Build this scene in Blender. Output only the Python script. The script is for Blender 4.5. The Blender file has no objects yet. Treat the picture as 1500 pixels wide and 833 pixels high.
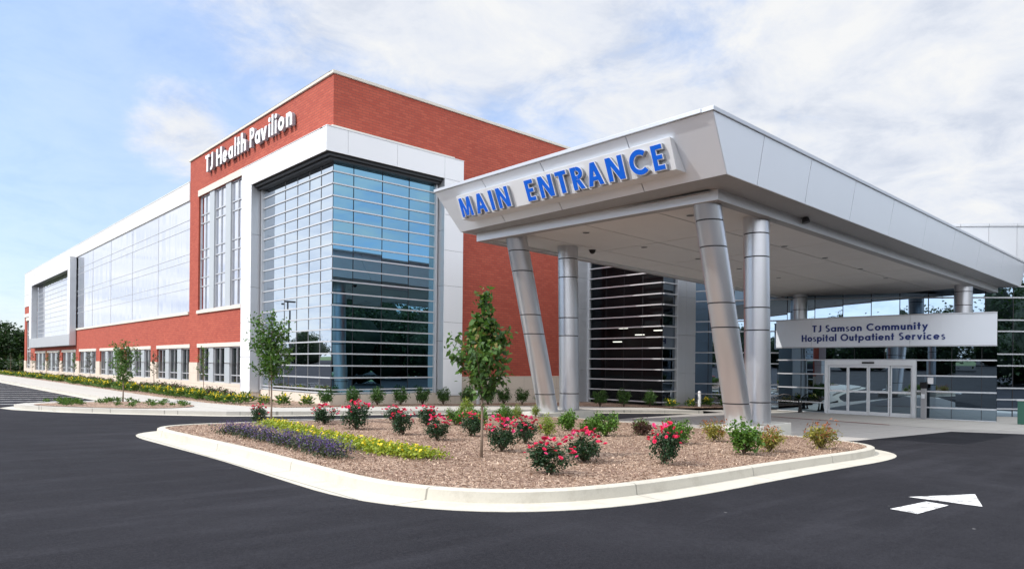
import bpy, bmesh, math, random
import numpy as np
from mathutils import Vector, Matrix
from mathutils.geometry import delaunay_2d_cdt, tessellate_polygon

random.seed(7); RNG = np.random.default_rng(7)
SC = bpy.context.scene
COL = SC.collection
R = math.radians
K = 0.022                      # the site falls gently to the east (2.2 per cent)
def gz(x, h=0.0): return -K * x + h

# ------------------------------------------------------------------ object helpers
def thing(name, label, cat, loc=(0, 0, 0), group=None):
    o = bpy.data.objects.new(name, None); COL.objects.link(o)
    o.location = loc; o.empty_display_size = .2
    o['label'] = label; o['category'] = cat
    if group: o['group'] = group
    return o
def tag(o, label, cat, group=None):
    o['label'] = label; o['category'] = cat
    if group: o['group'] = group
    return o
def kind(o, k):
    o['kind'] = k; return o

class MB:
    """collects world-space geometry; build() links it as one mesh object"""
    def __init__(s): s.v = []; s.f = []; s.m = []
    def quad(s, *p, m=0):
        i = len(s.v); s.v += [tuple(q) for q in p]; s.f.append(tuple(range(i, i + len(p)))); s.m.append(m)
    def box(s, x0, x1, y0, y1, z0, z1, m=0):
        if x0 > x1: x0, x1 = x1, x0
        if y0 > y1: y0, y1 = y1, y0
        c = [(x0,y0,z0),(x1,y0,z0),(x1,y1,z0),(x0,y1,z0),(x0,y0,z1),(x1,y0,z1),(x1,y1,z1),(x0,y1,z1)]
        s.hexa(c, m)
    def hexa(s, c, m=0):
        i = len(s.v); s.v += [tuple(q) for q in c]
        for f in ((0,3,2,1),(4,5,6,7),(0,1,5,4),(1,2,6,5),(2,3,7,6),(3,0,4,7)):
            s.f.append(tuple(i + k for k in f)); s.m.append(m)
    def bar(s, a, b, w, h, up=(0, 0, 1), m=0):
        a = Vector(a); b = Vector(b); d = (b - a).normalized(); up = Vector(up)
        sd = d.cross(up).normalized() * (w / 2); u = sd.cross(d).normalized() * (h / 2)
        s.hexa([a-sd-u, a+sd-u, b+sd-u, b-sd-u, a-sd+u, a+sd+u, b+sd+u, b-sd+u], m)
    def tube(s, pts, rad, n=12, cap=True, m=0):
        """rad: number or list; rings perpendicular to the path"""
        pts = [Vector(p) for p in pts]
        if not hasattr(rad, '__len__'): rad = [rad] * len(pts)
        i0 = len(s.v); prev = None
        for k, p in enumerate(pts):
            d = (pts[min(k+1, len(pts)-1)] - pts[max(k-1, 0)])
            if d.length < 1e-9: d = Vector((0, 0, 1))
            d.normalize()
            ref = Vector((1, 0, 0)) if abs(d.x) < .9 else Vector((0, 1, 0))
            a = d.cross(ref).normalized(); b = d.cross(a).normalized()
            for j in range(n):
                t = 2 * math.pi * j / n
                s.v.append(tuple(p + (a * math.cos(t) + b * math.sin(t)) * rad[k]))
        for k in range(len(pts) - 1):
            for j in range(n):
                q = i0 + k*n + j; q2 = i0 + k*n + (j+1) % n
                s.f.append((q, q2, q2 + n, q + n)); s.m.append(m)
        if cap:
            s.f.append(tuple(i0 + j for j in range(n))); s.m.append(m)
            s.f.append(tuple(i0 + (len(pts)-1)*n + j for j in reversed(range(n)))); s.m.append(m)
    def build(s, name, mats, parent=None, smooth=False, bevel=0, local=None, fixn=True, autos=None):
        me = bpy.data.meshes.new(name)
        off = Vector((0, 0, 0)) if local is None else Vector(local)
        me.from_pydata([tuple(Vector(q) - off) for q in s.v], [], s.f)
        if not isinstance(mats, (list, tuple)): mats = [mats]
        for mm in mats: me.materials.append(mm)
        if len(mats) > 1: me.polygons.foreach_set('material_index', s.m)
        me.validate(); me.update()
        if fixn:
            bm = bmesh.new(); bm.from_mesh(me)
            bmesh.ops.remove_doubles(bm, verts=bm.verts, dist=1e-5)
            bmesh.ops.recalc_face_normals(bm, faces=bm.faces)
            bm.to_mesh(me); bm.free()
        if smooth:
            me.polygons.foreach_set('use_smooth', [True] * len(me.polygons))
            if autos: me.set_sharp_from_angle(angle=R(autos))
        o = bpy.data.objects.new(name, me); COL.objects.link(o)
        if parent is not None:
            o.parent = parent
            if local is None:
                w = parent; l = Vector((0, 0, 0))
                while w is not None: l += w.location; w = w.parent
                o.location = -l
        elif local is not None: o.location = off
        if bevel:
            b = o.modifiers.new('bevel', 'BEVEL'); b.width = bevel; b.segments = 2; b.limit_method = 'ANGLE'; b.angle_limit = R(40)
        return o

def copy_tree(o, parent=None):
    c = o.copy(); COL.objects.link(c)
    if parent is not None: c.parent = parent
    for ch in list(o.children): copy_tree(ch, c)
    return c

# ------------------------------------------------------------------ materials
def new_mat(name):
    m = bpy.data.materials.new(name); m.use_nodes = True
    nt = m.node_tree; b = nt.nodes['Principled BSDF']
    return m, nt, b
def N(nt, t, **kw):
    n = nt.nodes.new(t)
    for k, v in kw.items():
        if k in n.inputs.keys(): n.inputs[k].default_value = v
        else: setattr(n, k, v)
    return n
def L(nt, a, b): nt.links.new(a, b)
def ramp(nt, fac, stops):
    r = nt.nodes.new('ShaderNodeValToRGB'); e = r.color_ramp.elements
    while len(e) < len(stops): e.new(.5)
    for k, (p, c) in enumerate(stops):
        e[k].position = p; e[k].color = (*c, 1)
    L(nt, fac, r.inputs[0]); return r.outputs[0]
def mixc(nt, fac, a, b, mode='MIX'):
    n = nt.nodes.new('ShaderNodeMix'); n.data_type = 'RGBA'; n.blend_type = mode
    for s, v in ((n.inputs[0], fac), (n.inputs[6], a), (n.inputs[7], b)):
        if hasattr(v, 'links'): L(nt, v, s)
        elif isinstance(v, (int, float)): s.default_value = v
        else: s.default_value = (*v, 1)
    return n.outputs[2]
def noise(nt, vec, scale, detail=4, rough=.55, dist=0):
    n = N(nt, 'ShaderNodeTexNoise', Scale=scale, Detail=detail, Roughness=rough, Distortion=dist)
    L(nt, vec, n.inputs['Vector']); return n.outputs['Fac']
def bump(nt, b, h, strength, dist):
    n = N(nt, 'ShaderNodeBump', Strength=strength, Distance=dist)
    L(nt, h, n.inputs['Height']); L(nt, n.outputs[0], b.inputs['Normal'])
def pos(nt): return nt.nodes.new('ShaderNodeNewGeometry').outputs['Position']
def maprange(nt, v, a, b, c=0, d=1, smooth=False):
    n = N(nt, 'ShaderNodeMapRange'); n.inputs[1].default_value = a; n.inputs[2].default_value = b
    n.inputs[3].default_value = c; n.inputs[4].default_value = d
    if smooth: n.interpolation_type = 'SMOOTHSTEP'
    L(nt, v, n.inputs[0]); return n.outputs[0]

def painted(name, col, rough=.4, metal=0., var=.06, scale=.6, spec=.5, coat=0):
    m, nt, b = new_mat(name); p = pos(nt)
    n1 = noise(nt, p, scale, 5); 
    c = mixc(nt, n1, [q * (1 - var) for q in col], [min(1, q * (1 + var)) for q in col])
    L(nt, c, b.inputs['Base Color'])
    b.inputs['Metallic'].default_value = metal
    L(nt, maprange(nt, noise(nt, p, 9, 3), .3, .7, max(.33, rough * .9), max(.34, rough * 1.12)), b.inputs['Roughness'])
    b.inputs['Specular IOR Level'].default_value = spec; b.inputs['Coat Weight'].default_value = coat
    return m

def brick_mat():
    m, nt, b = new_mat('red_brick'); p = pos(nt)
    s = N(nt, 'ShaderNodeSeparateXYZ'); L(nt, p, s.inputs[0])
    a = N(nt, 'ShaderNodeMath', operation='ADD'); L(nt, s.outputs[0], a.inputs[0]); L(nt, s.outputs[1], a.inputs[1])
    c = N(nt, 'ShaderNodeCombineXYZ'); L(nt, a.outputs[0], c.inputs[0]); L(nt, s.outputs[2], c.inputs[1])
    t = N(nt, 'ShaderNodeTexBrick'); L(nt, c.outputs[0], t.inputs['Vector'])
    for k, v in dict(Scale=1.0).items(): t.inputs[k].default_value = v
    t.inputs['Mortar Size'].default_value = .011; t.inputs['Mortar Smooth'].default_value = .3
    t.inputs['Brick Width'].default_value = .33; t.inputs['Row Height'].default_value = .115
    t.inputs['Color1'].default_value = (.43, .076, .044, 1); t.inputs['Color2'].default_value = (.52, .108, .062, 1)
    t.inputs['Mortar'].default_value = (.26, .075, .055, 1); t.inputs['Bias'].default_value = 0
    n1 = noise(nt, p, .35, 5, .6); n2 = noise(nt, p, 30, 2)
    col = mixc(nt, maprange(nt, n1, .3, .7), t.outputs['Color'], mixc(nt, 1, t.outputs['Color'], (.88, .85, .87), 'MULTIPLY'))
    col = mixc(nt, maprange(nt, n2, .35, .7, 0, .35), col, (.22, .05, .035))
    mp = N(nt, 'ShaderNodeMapping'); mp.inputs['Scale'].default_value = (1, 1, .09); L(nt, p, mp.inputs[0])
    col = mixc(nt, maprange(nt, noise(nt, mp.outputs[0], 1.1, 5, .65), .5, .78, 0, .22), col, (.28, .06, .045))
    L(nt, col, b.inputs['Base Color']); b.inputs['Roughness'].default_value = .85
    inv = N(nt, 'ShaderNodeMath', operation='SUBTRACT'); inv.inputs[0].default_value = 1; L(nt, t.outputs['Fac'], inv.inputs[1])
    bump(nt, b, inv.outputs[0], .6, .008)
    return m

def stone_mat(name, col, joint=True):
    m, nt, b = new_mat(name); p = pos(nt)
    n1 = noise(nt, p, .8, 6, .65); n2 = noise(nt, p, 25, 3)
    c = mixc(nt, n1, [q * .86 for q in col], [q * 1.08 for q in col])
    c = mixc(nt, maprange(nt, n2, .4, .7, 0, .2), c, [q * .75 for q in col])
    if joint:
        s = N(nt, 'ShaderNodeSeparateXYZ'); L(nt, p, s.inputs[0])
        a = N(nt, 'ShaderNodeMath', operation='ADD'); L(nt, s.outputs[0], a.inputs[0]); L(nt, s.outputs[1], a.inputs[1])
        cb = N(nt, 'ShaderNodeCombineXYZ'); L(nt, a.outputs[0], cb.inputs[0]); L(nt, s.outputs[2], cb.inputs[1])
        t = N(nt, 'ShaderNodeTexBrick'); L(nt, cb.outputs[0], t.inputs['Vector'])
        t.inputs['Scale'].default_value = 1; t.inputs['Mortar Size'].default_value = .008
        t.inputs['Brick Width'].default_value = 1.2; t.inputs['Row Height'].default_value = .61; t.offset = .5
        c = mixc(nt, t.outputs['Fac'], c, [q * .62 for q in col])
    L(nt, c, b.inputs['Base Color']); b.inputs['Roughness'].default_value = .8
    bump(nt, b, n2, .2, .004)
    return m

def glass_mat(name, col, rough=.012, wav=.0, ws=.5, streak=False):
    """coated architectural glass: a tinted mirror"""
    m, nt, b = new_mat(name)
    b.inputs['Base Color'].default_value = (*col, 1); b.inputs['Metallic'].default_value = 1
    b.inputs['Roughness'].default_value = rough
    if wav:
        v = pos(nt)
        if streak:
            mp = N(nt, 'ShaderNodeMapping'); mp.inputs['Scale'].default_value = (1, 1, .12); L(nt, v, mp.inputs[0]); v = mp.outputs[0]
        h = noise(nt, v, ws, 2, .4); bump(nt, b, h, 1, wav)
    return m

def dark_window_mat(name):
    m, nt, b = new_mat(name)
    c = mixc(nt, noise(nt, pos(nt), .9, 3), (.006, .008, .010), (.022, .028, .032)); L(nt, c, b.inputs['Base Color'])
    b.inputs['Roughness'].default_value = .02; b.inputs['IOR'].default_value = 1.6
    return m
def see_through_mat(name, col, opac):
    m, nt, b = new_mat(name)
    b.inputs['Base Color'].default_value = (*col, 1); b.inputs['Metallic'].default_value = 1; b.inputs['Roughness'].default_value = .012
    t = nt.nodes.new('ShaderNodeBsdfTransparent'); t.inputs[0].default_value = (.55, .6, .62, 1)
    mx = nt.nodes.new('ShaderNodeMixShader'); mx.inputs[0].default_value = opac
    L(nt, t.outputs[0], mx.inputs[1]); L(nt, b.outputs[0], mx.inputs[2]); L(nt, mx.outputs[0], nt.nodes['Material Output'].inputs['Surface'])
    return m
def asphalt_mat():
    m, nt, b = new_mat('asphalt'); p = pos(nt)
    big = noise(nt, p, .16, 6, .65, .8); mid = noise(nt, p, 1.3, 5, .6); fine = noise(nt, p, 90, 3, .7)
    st = N(nt, 'ShaderNodeMapping'); st.inputs['Scale'].default_value = (.25, 2.2, 1); st.inputs['Rotation'].default_value = (0, 0, R(-42)); L(nt, p, st.inputs[0])
    streak = noise(nt, st.outputs[0], .8, 4, .6)
    c = ramp(nt, big, [(.36, (.0075, .0075, .0105)), (.52, (.0135, .0135, .0178)), (.66, (.026, .026, .032))])
    c = mixc(nt, maprange(nt, mid, .35, .7, 0, .5), c, (.012, .012, .016))
    c = mixc(nt, maprange(nt, streak, .5, .72, 0, .5), c, (.036, .036, .044))
    c = mixc(nt, maprange(nt, fine, .42, .75, 0, .5), c, (.055, .055, .063))
    gr = noise(nt, p, 26, 4, .75)
    c = mixc(nt, maprange(nt, gr, .5, .72, 0, .32), c, (.045, .045, .053))
    c = mixc(nt, maprange(nt, gr, .48, .34, 0, .4), c, (.007, .007, .0095))
    sp = noise(nt, p, 5.5, 1, .3)
    c = mixc(nt, maprange(nt, sp, .83, .85, 0, .6), c, (.2, .2, .2))
    L(nt, c, b.inputs['Base Color']); L(nt, maprange(nt, mid, .3, .7, .8, .95), b.inputs['Roughness'])
    b.inputs['Specular IOR Level'].default_value = .14
    bump(nt, b, fine, .5, .006)
    return m

def concrete_mat(name, col, joints=None, stain=.25):
    m, nt, b = new_mat(name); p = pos(nt)
    n1 = noise(nt, p, .5, 6, .65); n2 = noise(nt, p, 40, 3, .6); n3 = noise(nt, p, 1.9, 6, .75)
    c = mixc(nt, n1, [q * .85 for q in col], [q * 1.1 for q in col])
    c = mixc(nt, maprange(nt, n3, .52, .75, 0, stain), c, [q * .55 for q in (col[0], col[1] * .95, col[2] * .88)])
    c = mixc(nt, maprange(nt, n2, .35, .7, 0, .18), c, [q * .7 for q in col])
    if joints:
        t = N(nt, 'ShaderNodeTexBrick'); L(nt, p, t.inputs['Vector']); t.offset = 0
        t.inputs['Scale'].default_value = 1; t.inputs['Mortar Size'].default_value = .012
        t.inputs['Brick Width'].default_value = joints; t.inputs['Row Height'].default_value = joints
        c = mixc(nt, t.outputs['Fac'], c, [q * .5 for q in col])
    L(nt, c, b.inputs['Base Color']); b.inputs['Roughness'].default_value = .82
    bump(nt, b, n2, .3, .004)
    return m

def mulch_mat():
    m, nt, b = new_mat('mulch'); p = pos(nt)
    v = N(nt, 'ShaderNodeTexVoronoi', Scale=34.0); v.feature = 'F1'
    mp = N(nt, 'ShaderNodeMapping'); mp.inputs['Scale'].default_value = (1, .45, 1); mp.inputs['Rotation'].default_value = (0, 0, .7); L(nt, p, mp.inputs[0])
    L(nt, mp.outputs[0], v.inputs['Vector'])
    sv = N(nt, 'ShaderNodeSeparateColor'); L(nt, v.outputs['Color'], sv.inputs[0])
    c = ramp(nt, sv.outputs[0], [(0, (.13, .075, .05)), (.45, (.31, .20, .14)), (.8, (.46, .325, .24)), (1, (.60, .46, .35))])
    big = noise(nt, p, .5, 5, .6)
    c = mixc(nt, maprange(nt, big, .45, .7, 0, .45), c, (.15, .075, .055))
    L(nt, c, b.inputs['Base Color']); b.inputs['Roughness'].default_value = .9
    bump(nt, b, v.outputs['Distance'], 1, .03)
    return m

def leaf_mat(name, dark, light, trans=.25, rough=.5):
    m, nt, b = new_mat(name)
    g = nt.nodes.new('ShaderNodeNewGeometry')
    c = ramp(nt, g.outputs['Random Per Island'], [(0, dark), (.6, [(a + q) / 2 for a, q in zip(dark, light)]), (1, light)])
    L(nt, c, b.inputs['Base Color']); b.inputs['Roughness'].default_value = rough
    b.inputs['Specular IOR Level'].default_value = .35
    t = nt.nodes.new('ShaderNodeBsdfTranslucent'); L(nt, mixc(nt, 1, c, (1.1, 1.25, .5), 'MULTIPLY'), t.inputs['Color'])
    mx = nt.nodes.new('ShaderNodeMixShader'); mx.inputs[0].default_value = trans
    L(nt, b.outputs[0], mx.inputs[1]); L(nt, t.outputs[0], mx.inputs[2])
    L(nt, mx.outputs[0], nt.nodes['Material Output'].inputs['Surface'])
    return m

M = dict(
    brick=brick_mat(),
    stone=stone_mat('limestone', (.66, .58, .49)),
    trim=stone_mat('limestone_trim', (.68, .64, .57), False),
    white=painted('white_metal_panel', (.80, .81, .83), .32, 0, .03, .4),
    bone=painted('pale_parapet_panel', (.70, .70, .69), .4, 0, .03, .4),
    silver=painted('silver_metal_panel', (.55, .57, .60), .38, .45, .06, .5),
    fascia=painted('canopy_silver_panel', (.81, .85, .91), .38, .2, .03, .5),
    beam=painted('canopy_beam_metal', (.80, .81, .83), .33, .3, .05, .6),
    column=painted('brushed_column_metal', (.68, .69, .72), .33, .9, .03, .8),
    groove=painted('dark_joint', (.06, .06, .065), .6, 0, .1),
    dark=painted('dark_metal', (.03, .032, .036), .45, 0, .1),
    frame=painted('window_metal', (.80, .82, .84), .33, .25, .03),
    pilaster=painted('pale_pilaster_metal', (.44, .48, .51), .4, .1, .03),
    soffit=painted('stucco_soffit', (.655, .645, .645), .85, 0, .06, 1.2),
    panelwhite=painted('sign_panel_white', (.74, .75, .77), .35, .1, .03),
    letterwhite=painted('letter_white', (.82, .82, .83), .35, 0, .02),
    letterblue=painted('letter_blue', (.004, .12, .66), .35, 0, .04),
    letternavy=painted('letter_navy', (.012, .035, .20), .45, 0, .04),
    gl_blue=glass_mat('blue_coated_glass', (.21, .40, .52), .008),
    gl_wing=glass_mat('pale_coated_glass', (.80, .83, .90), .03, .02, 1.0, True),
    gl_left=glass_mat('bright_reflection_glass', (.60, .69, .78), .008),  # corner glass copy, lighter tint imitates the left face's brighter sky reflection
    gl_drum=glass_mat('hall_glass', (.38, .50, .62), .012),
    gl_dark=glass_mat('dark_coated_glass', (.16, .19, .22), .015),
    gl_bay=see_through_mat('smoked_glass', (.05, .055, .065), .22),
    gl_gf=dark_window_mat('dark_window_glass'),
    gl_door=glass_mat('door_glass', (.24, .32, .39), .012),
    gasket=painted('black_gasket', (.02, .02, .024), .6),
    asphalt=asphalt_mat(),
    conc=concrete_mat('pale_concrete', (.50, .48, .44), 1.6),
    drive=concrete_mat('drive_concrete', (.44, .42, .395), 3.4, .4),
    kerb=concrete_mat('kerb_concrete', (.56, .53, .455), 3.1, .5),
    plinth=concrete_mat('plinth_concrete', (.56, .55, .50), None, .2),
    mulch=mulch_mat(),
    paint=painted('road_paint', (.80, .80, .80), .6, 0, .06, 4),
    red=painted('red_tactile_strip', (.24, .05, .04), .8, 0, .2, 5),
    bark=painted('grey_bark', (.22, .165, .125), .85, 0, .3, 14),
    stem=painted('brown_stem', (.10, .07, .05), .85, 0, .3, 14),
    iron=painted('dark_iron', (.016, .014, .014), .4, .5, .1),
    bollard=painted('bollard_white', (.70, .71, .72), .45, 0, .05),
    postgrey=painted('grey_post', (.33, .33, .34), .5, .1, .05),
    green=painted('green_box_paint', (.04, .14, .10), .5, 0, .08),
    lens=painted('downlight_lens', (.75, .74, .7), .3),
    leaf=leaf_mat('tree_leaf', (.03, .075, .015), (.13, .25, .055), .35),
    leaf2=leaf_mat('pear_leaf', (.022, .06, .014), (.13, .24, .065), .35),
    tip=leaf_mat('young_leaf_tip', (.10, .17, .04), (.28, .17, .06)),
    rose=leaf_mat('rose_leaf', (.010, .032, .014), (.045, .095, .04)),
    bloom=leaf_mat('rose_bloom', (.58, .010, .06), (.85, .06, .18), .15),
    bloomp=leaf_mat('rose_bloom_pink', (.68, .04, .20), (.90, .14, .36), .15),
    box=leaf_mat('boxwood_leaf', (.04, .105, .016), (.15, .28, .04)),
    lime=leaf_mat('lime_leaf', (.12, .20, .03), (.34, .40, .07)),
    holly=leaf_mat('holly_leaf', (.022, .065, .016), (.10, .19, .045)),
    nandina=leaf_mat('nandina_leaf', (.14, .15, .03), (.42, .36, .08)),
    nred=leaf_mat('nandina_red_leaf', (.22, .06, .03), (.42, .17, .08)),
    plum=leaf_mat('plum_leaf', (.045, .02, .018), (.12, .06, .045)),
    salvia=leaf_mat('salvia_leaf', (.03, .045, .025), (.08, .10, .06)),
    violet=leaf_mat('violet_flower', (.06, .035, .15), (.17, .105, .35)),
    ystrip=leaf_mat('yellow_green_leaf', (.14, .22, .02), (.40, .44, .05)),
    yellow=leaf_mat('yellow_flower', (.80, .55, .02), (.90, .75, .06)),
    lily=leaf_mat('daylily_leaf', (.04, .10, .02), (.13, .22, .05)),
    grass=leaf_mat('lawn_blade', (.05, .10, .02), (.12, .20, .05)),
    chip=leaf_mat('mulch_chip', (.14, .08, .055), (.70, .53, .40), 0, .9),
    far=leaf_mat('far_tree_leaf', (.012, .03, .010), (.04, .075, .025)),
)
def lawn_mat():
    m, nt, b = new_mat('lawn'); p = pos(nt)
    c = mixc(nt, noise(nt, p, .7, 5), (.05, .10, .025), (.11, .17, .05)); L(nt, c, b.inputs['Base Color']); b.inputs['Roughness'].default_value = .9
    return m
def worn_paint():
    m, nt, b = new_mat('worn_road_paint'); p = pos(nt)
    f = noise(nt, p, 60, 4, .7); g = noise(nt, p, 5, 4, .6)
    a = N(nt, 'ShaderNodeMath', operation='ADD'); L(nt, f, a.inputs[0]); L(nt, g, a.inputs[1])
    c = mixc(nt, maprange(nt, a.outputs[0], .98, 1.18, 0, .9), (.76, .76, .75), (.05, .05, .055))
    c = mixc(nt, maprange(nt, g, .45, .7, 0, .3), c, (.45, .44, .42))
    L(nt, c, b.inputs['Base Color']); b.inputs['Roughness'].default_value = .7; bump(nt, b, f, .4, .004); return m
M['paint'] = worn_paint()
M['rail'] = painted('glazing_rail_metal', (.60, .62, .65), .34, .35, .03)
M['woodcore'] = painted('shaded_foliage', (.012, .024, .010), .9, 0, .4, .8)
M['letterside'] = painted('letter_return_shade', (.30, .32, .36), .4, .2, .04)  # grey puts the shade on the letter sides into their colour
M['lawn'] = lawn_mat()
def lamp_mat():
    m, nt, b = new_mat('lamp_glow'); b.inputs['Emission Color'].default_value = (1, .93, .8, 1); b.inputs['Emission Strength'].default_value = 2.2; return m
M['lamp'] = lamp_mat()

# ------------------------------------------------------------------ sheets on the ground
def sheet(name, pts, h, mat, skirt=0, parent=None):
    mb = MB()
    P3 = [Vector((x, y, 0)) for x, y in pts]
    tris = tessellate_polygon([P3])
    top = [(x, y, gz(x, h)) for x, y in pts]
    area = sum(pts[i][0]*pts[(i+1) % len(pts)][1] - pts[(i+1) % len(pts)][0]*pts[i][1] for i in range(len(pts)))
    for t in tris: mb.quad(*[top[i] for i in t])
    if skirt:
        for i in range(len(pts)):
            j = (i + 1) % len(pts)
            a, b = top[i], top[j]
            mb.quad(a, b, (b[0], b[1], b[2] - skirt), (a[0], a[1], a[2] - skirt))
    o = mb.build(name, mat, parent)
    me = o.data
    up = sum(p.normal.z * p.area for p in me.polygons if abs(p.normal.z) > .5)
    if up < 0: me.flip_normals()
    return o
def smooth_loop(pts, n=2):
    for _ in range(n):
        q = []
        for i in range(len(pts)):
            a = pts[i]; b = pts[(i+1) % len(pts)]
            q.append((a[0]*.75 + b[0]*.25, a[1]*.75 + b[1]*.25)); q.append((a[0]*.25 + b[0]*.75, a[1]*.25 + b[1]*.75))
        pts = q
    return pts
def offset_loop(pts, d):
    area = sum(pts[i][0]*pts[(i+1) % len(pts)][1] - pts[(i+1) % len(pts)][0]*pts[i][1] for i in range(len(pts)))
    sg = 1 if area > 0 else -1
    out = []
    n = len(pts)
    for i in range(n):
        p0 = Vector(pts[i-1]); p1 = Vector(pts[i]); p2 = Vector(pts[(i+1) % n])
        e1 = (p1 - p0).normalized(); e2 = (p2 - p1).normalized()
        n1 = Vector((e1.y, -e1.x)) * sg; n2 = Vector((e2.y, -e2.x)) * sg
        nn = n1 + n2
        if nn.length < 1e-6: nn = n1
        nn.normalize(); c = max(.5, nn.dot(n1))
        out.append(tuple(p1 + nn * d / c))
    return out
def strips(name, loops, mat, closed=True):
    """loops: list of (pts, height); consecutive loops joined by quads"""
    mb = MB(); n = len(loops[0][0])
    for (A, ha), (B, hb) in zip(loops, loops[1:]):
        for i in range(n if closed else n - 1):
            j = (i + 1) % n
            mb.quad((*A[i], gz(A[i][0], ha)), (*A[j], gz(A[j][0], ha)), (*B[j], gz(B[j][0], hb)), (*B[i], gz(B[i][0], hb)))
    o = mb.build(name, mat)
    o.data.polygons.foreach_set('use_smooth', [True] * len(o.data.polygons)); o.data.set_sharp_from_angle(angle=R(35))
    up = sum(p.normal.z * p.area for p in o.data.polygons)
    if up < 0: o.data.flip_normals()
    return o

kind(sheet('ground', [(-600, -500), (600, -500), (600, 700), (-600, 700)], -.03, M['lawn']), 'structure')
kind(sheet('asphalt_road', [(-120, -150), (200, -150), (200, -1.2), (0.6, -1.2), (-4.2, 0), (-5.5, 4), (-5.5, 84), (-25, 84), (-25, 260), (-120, 260)], 0, M['asphalt']), 'structure')

# planted island
ISL = [(-8.55,-8.25),(-8.85,-8.9),(-8.80,-10.9),(-8.72,-13.6),(-8.80,-16.2),(-8.82,-17.7),(-8.5,-18.65),(-7.9,-19.3),(-6.9,-19.68),(-5.2,-19.78),
       (-2.8,-19.72),(-.4,-19.72),(1.5,-19.76),(2.75,-19.6),(3.5,-19.05),(3.85,-18.2),(3.95,-17.2),(3.98,-15),(3.9,-12.2),(3.7,-9.3),(3.3,-8.5),(2.5,-8.1),
       (.8,-7.85),(-2,-7.75),(-4.4,-7.75),(-6.4,-7.8),(-7.8,-7.9)]
ISL = smooth_loop(ISL, 2)
kind(sheet('island_mulch_bed', ISL, .15, M['mulch']), 'structure')
k1 = offset_loop(ISL, .15); k2 = offset_loop(ISL, .175); k3 = offset_loop(ISL, .58)
k1a = offset_loop(ISL, .125); k2a = offset_loop(ISL, .155)
kind(strips('island_kerb', [(ISL, .10), (ISL, .165), (k1a, .165), (k2a, .150), (k2, .02), (k3, .006), (offset_loop(ISL, .585), -.05)], M['kerb']), 'structure')

# raised walk along the building and the small parking island
WALK_IN = [(-3.0,78),(-3.3,46),(-3.7,21),(-3.95,12),(-3.95,7),(-3.8,3),(-3.3,.3),(-2.5,-1.0),(-.6,-1.15),(2,-1.3),(4.4,-1.5),(6.4,-1.85),(9.2,-2.5),(12,-3.5),(14.6,-5.5)]
WALK_OUT = [(14.6,-8.1),(11.8,-6.75),(9.2,-5.75),(6.5,-5.05),(4,-4.55),(1.1,-3.98),(-1.4,-3.5),(-3.3,-3.3),(-5.2,-2.8),(-6.3,-1.95),(-7.5,-.95),(-8.9,.5),(-9.9,2.2),(-10.1,3.1),(-9.7,3.9),(-8.8,4.6),(-6.9,5.2),(-6.2,6.2),(-6.2,78)]
WALK = WALK_IN + WALK_OUT
kind(sheet('sidewalk', WALK, .135, M['conc'], .15), 'structure')
kind(sheet('walk_ramp', [(14.6,-8.1),(14.6,-5.5),(16.6,-6.3),(16.6,-8.0)], .1, M['conc']), 'structure')
for v in bpy.data.objects['walk_ramp'].data.vertices:
    v.co.z = gz(v.co.x, .133 if v.co.x < 15 else .012)
g1 = WALK_OUT; 
def open_off(pts, d):
    out = []
    for i in range(len(pts)):
        a = Vector(pts[max(i-1, 0)]); b = Vector(pts[min(i+1, len(pts)-1)]); e = (b - a).normalized()
        out.append((pts[i][0] - e.y * -d * -1, pts[i][1] + e.x * -d * -1) if False else (pts[i][0] - e.y * d, pts[i][1] + e.x * d))
    return out
# gutter pan beside the walk
kind(strips('walk_gutter', [(WALK_OUT, .012), (open_off(WALK_OUT, .42), .006)], M['kerb'], False), 'structure')
PKI = smooth_loop([(-9.7,2.6),(-9.2,3.4),(-7.5,4.2),(-5.9,4.2),(-4.9,2.4),(-5.0,.4),(-6.0,-.5),(-7.1,-.6),(-8.5,.5),(-9.5,1.8)], 2)
kind(sheet('parking_island_bed', PKI, .150, M['mulch']), 'structure')
BED = WALK_IN[:-1] + [(14.4,-5.4),(17,-6.15),(19,-6.3),(21,-6.6),(23.3,-6.9),(24,-3),(17,-.02),(17,.4),(.02,.4),(.3,77.9)]
kind(sheet('building_mulch_bed', BED, .165, M['mulch'], .05), 'structure')
kind(sheet('entrance_drive', [(4.05,-9.0),(6.3,-9.3),(14.6,-8.05),(16.6,-7.9),(16.6,-6.2),(19,-6.3),(23.5,-6.9),(40,-6),(40,-24),(15.0,-20.15),(13.65,-18.35),(6.2,-18.05),(4.05,-17.3)], .010, M['drive'], .06), 'structure')
kind(sheet('entrance_walk', [(15.8,-10.5),(18,-7.2),(23.6,-6.95),(40,-6.5),(40,-24),(17.3,-20.6),(14.9,-18.4),(15.3,-16.1)], .016, M['conc']), 'structure')
kind(sheet('red_paving_strip', [(15.75,-10.7),(15.2,-15.9),(14.95,-15.95),(15.5,-10.6)], .021, M['red']), 'structure')
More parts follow.
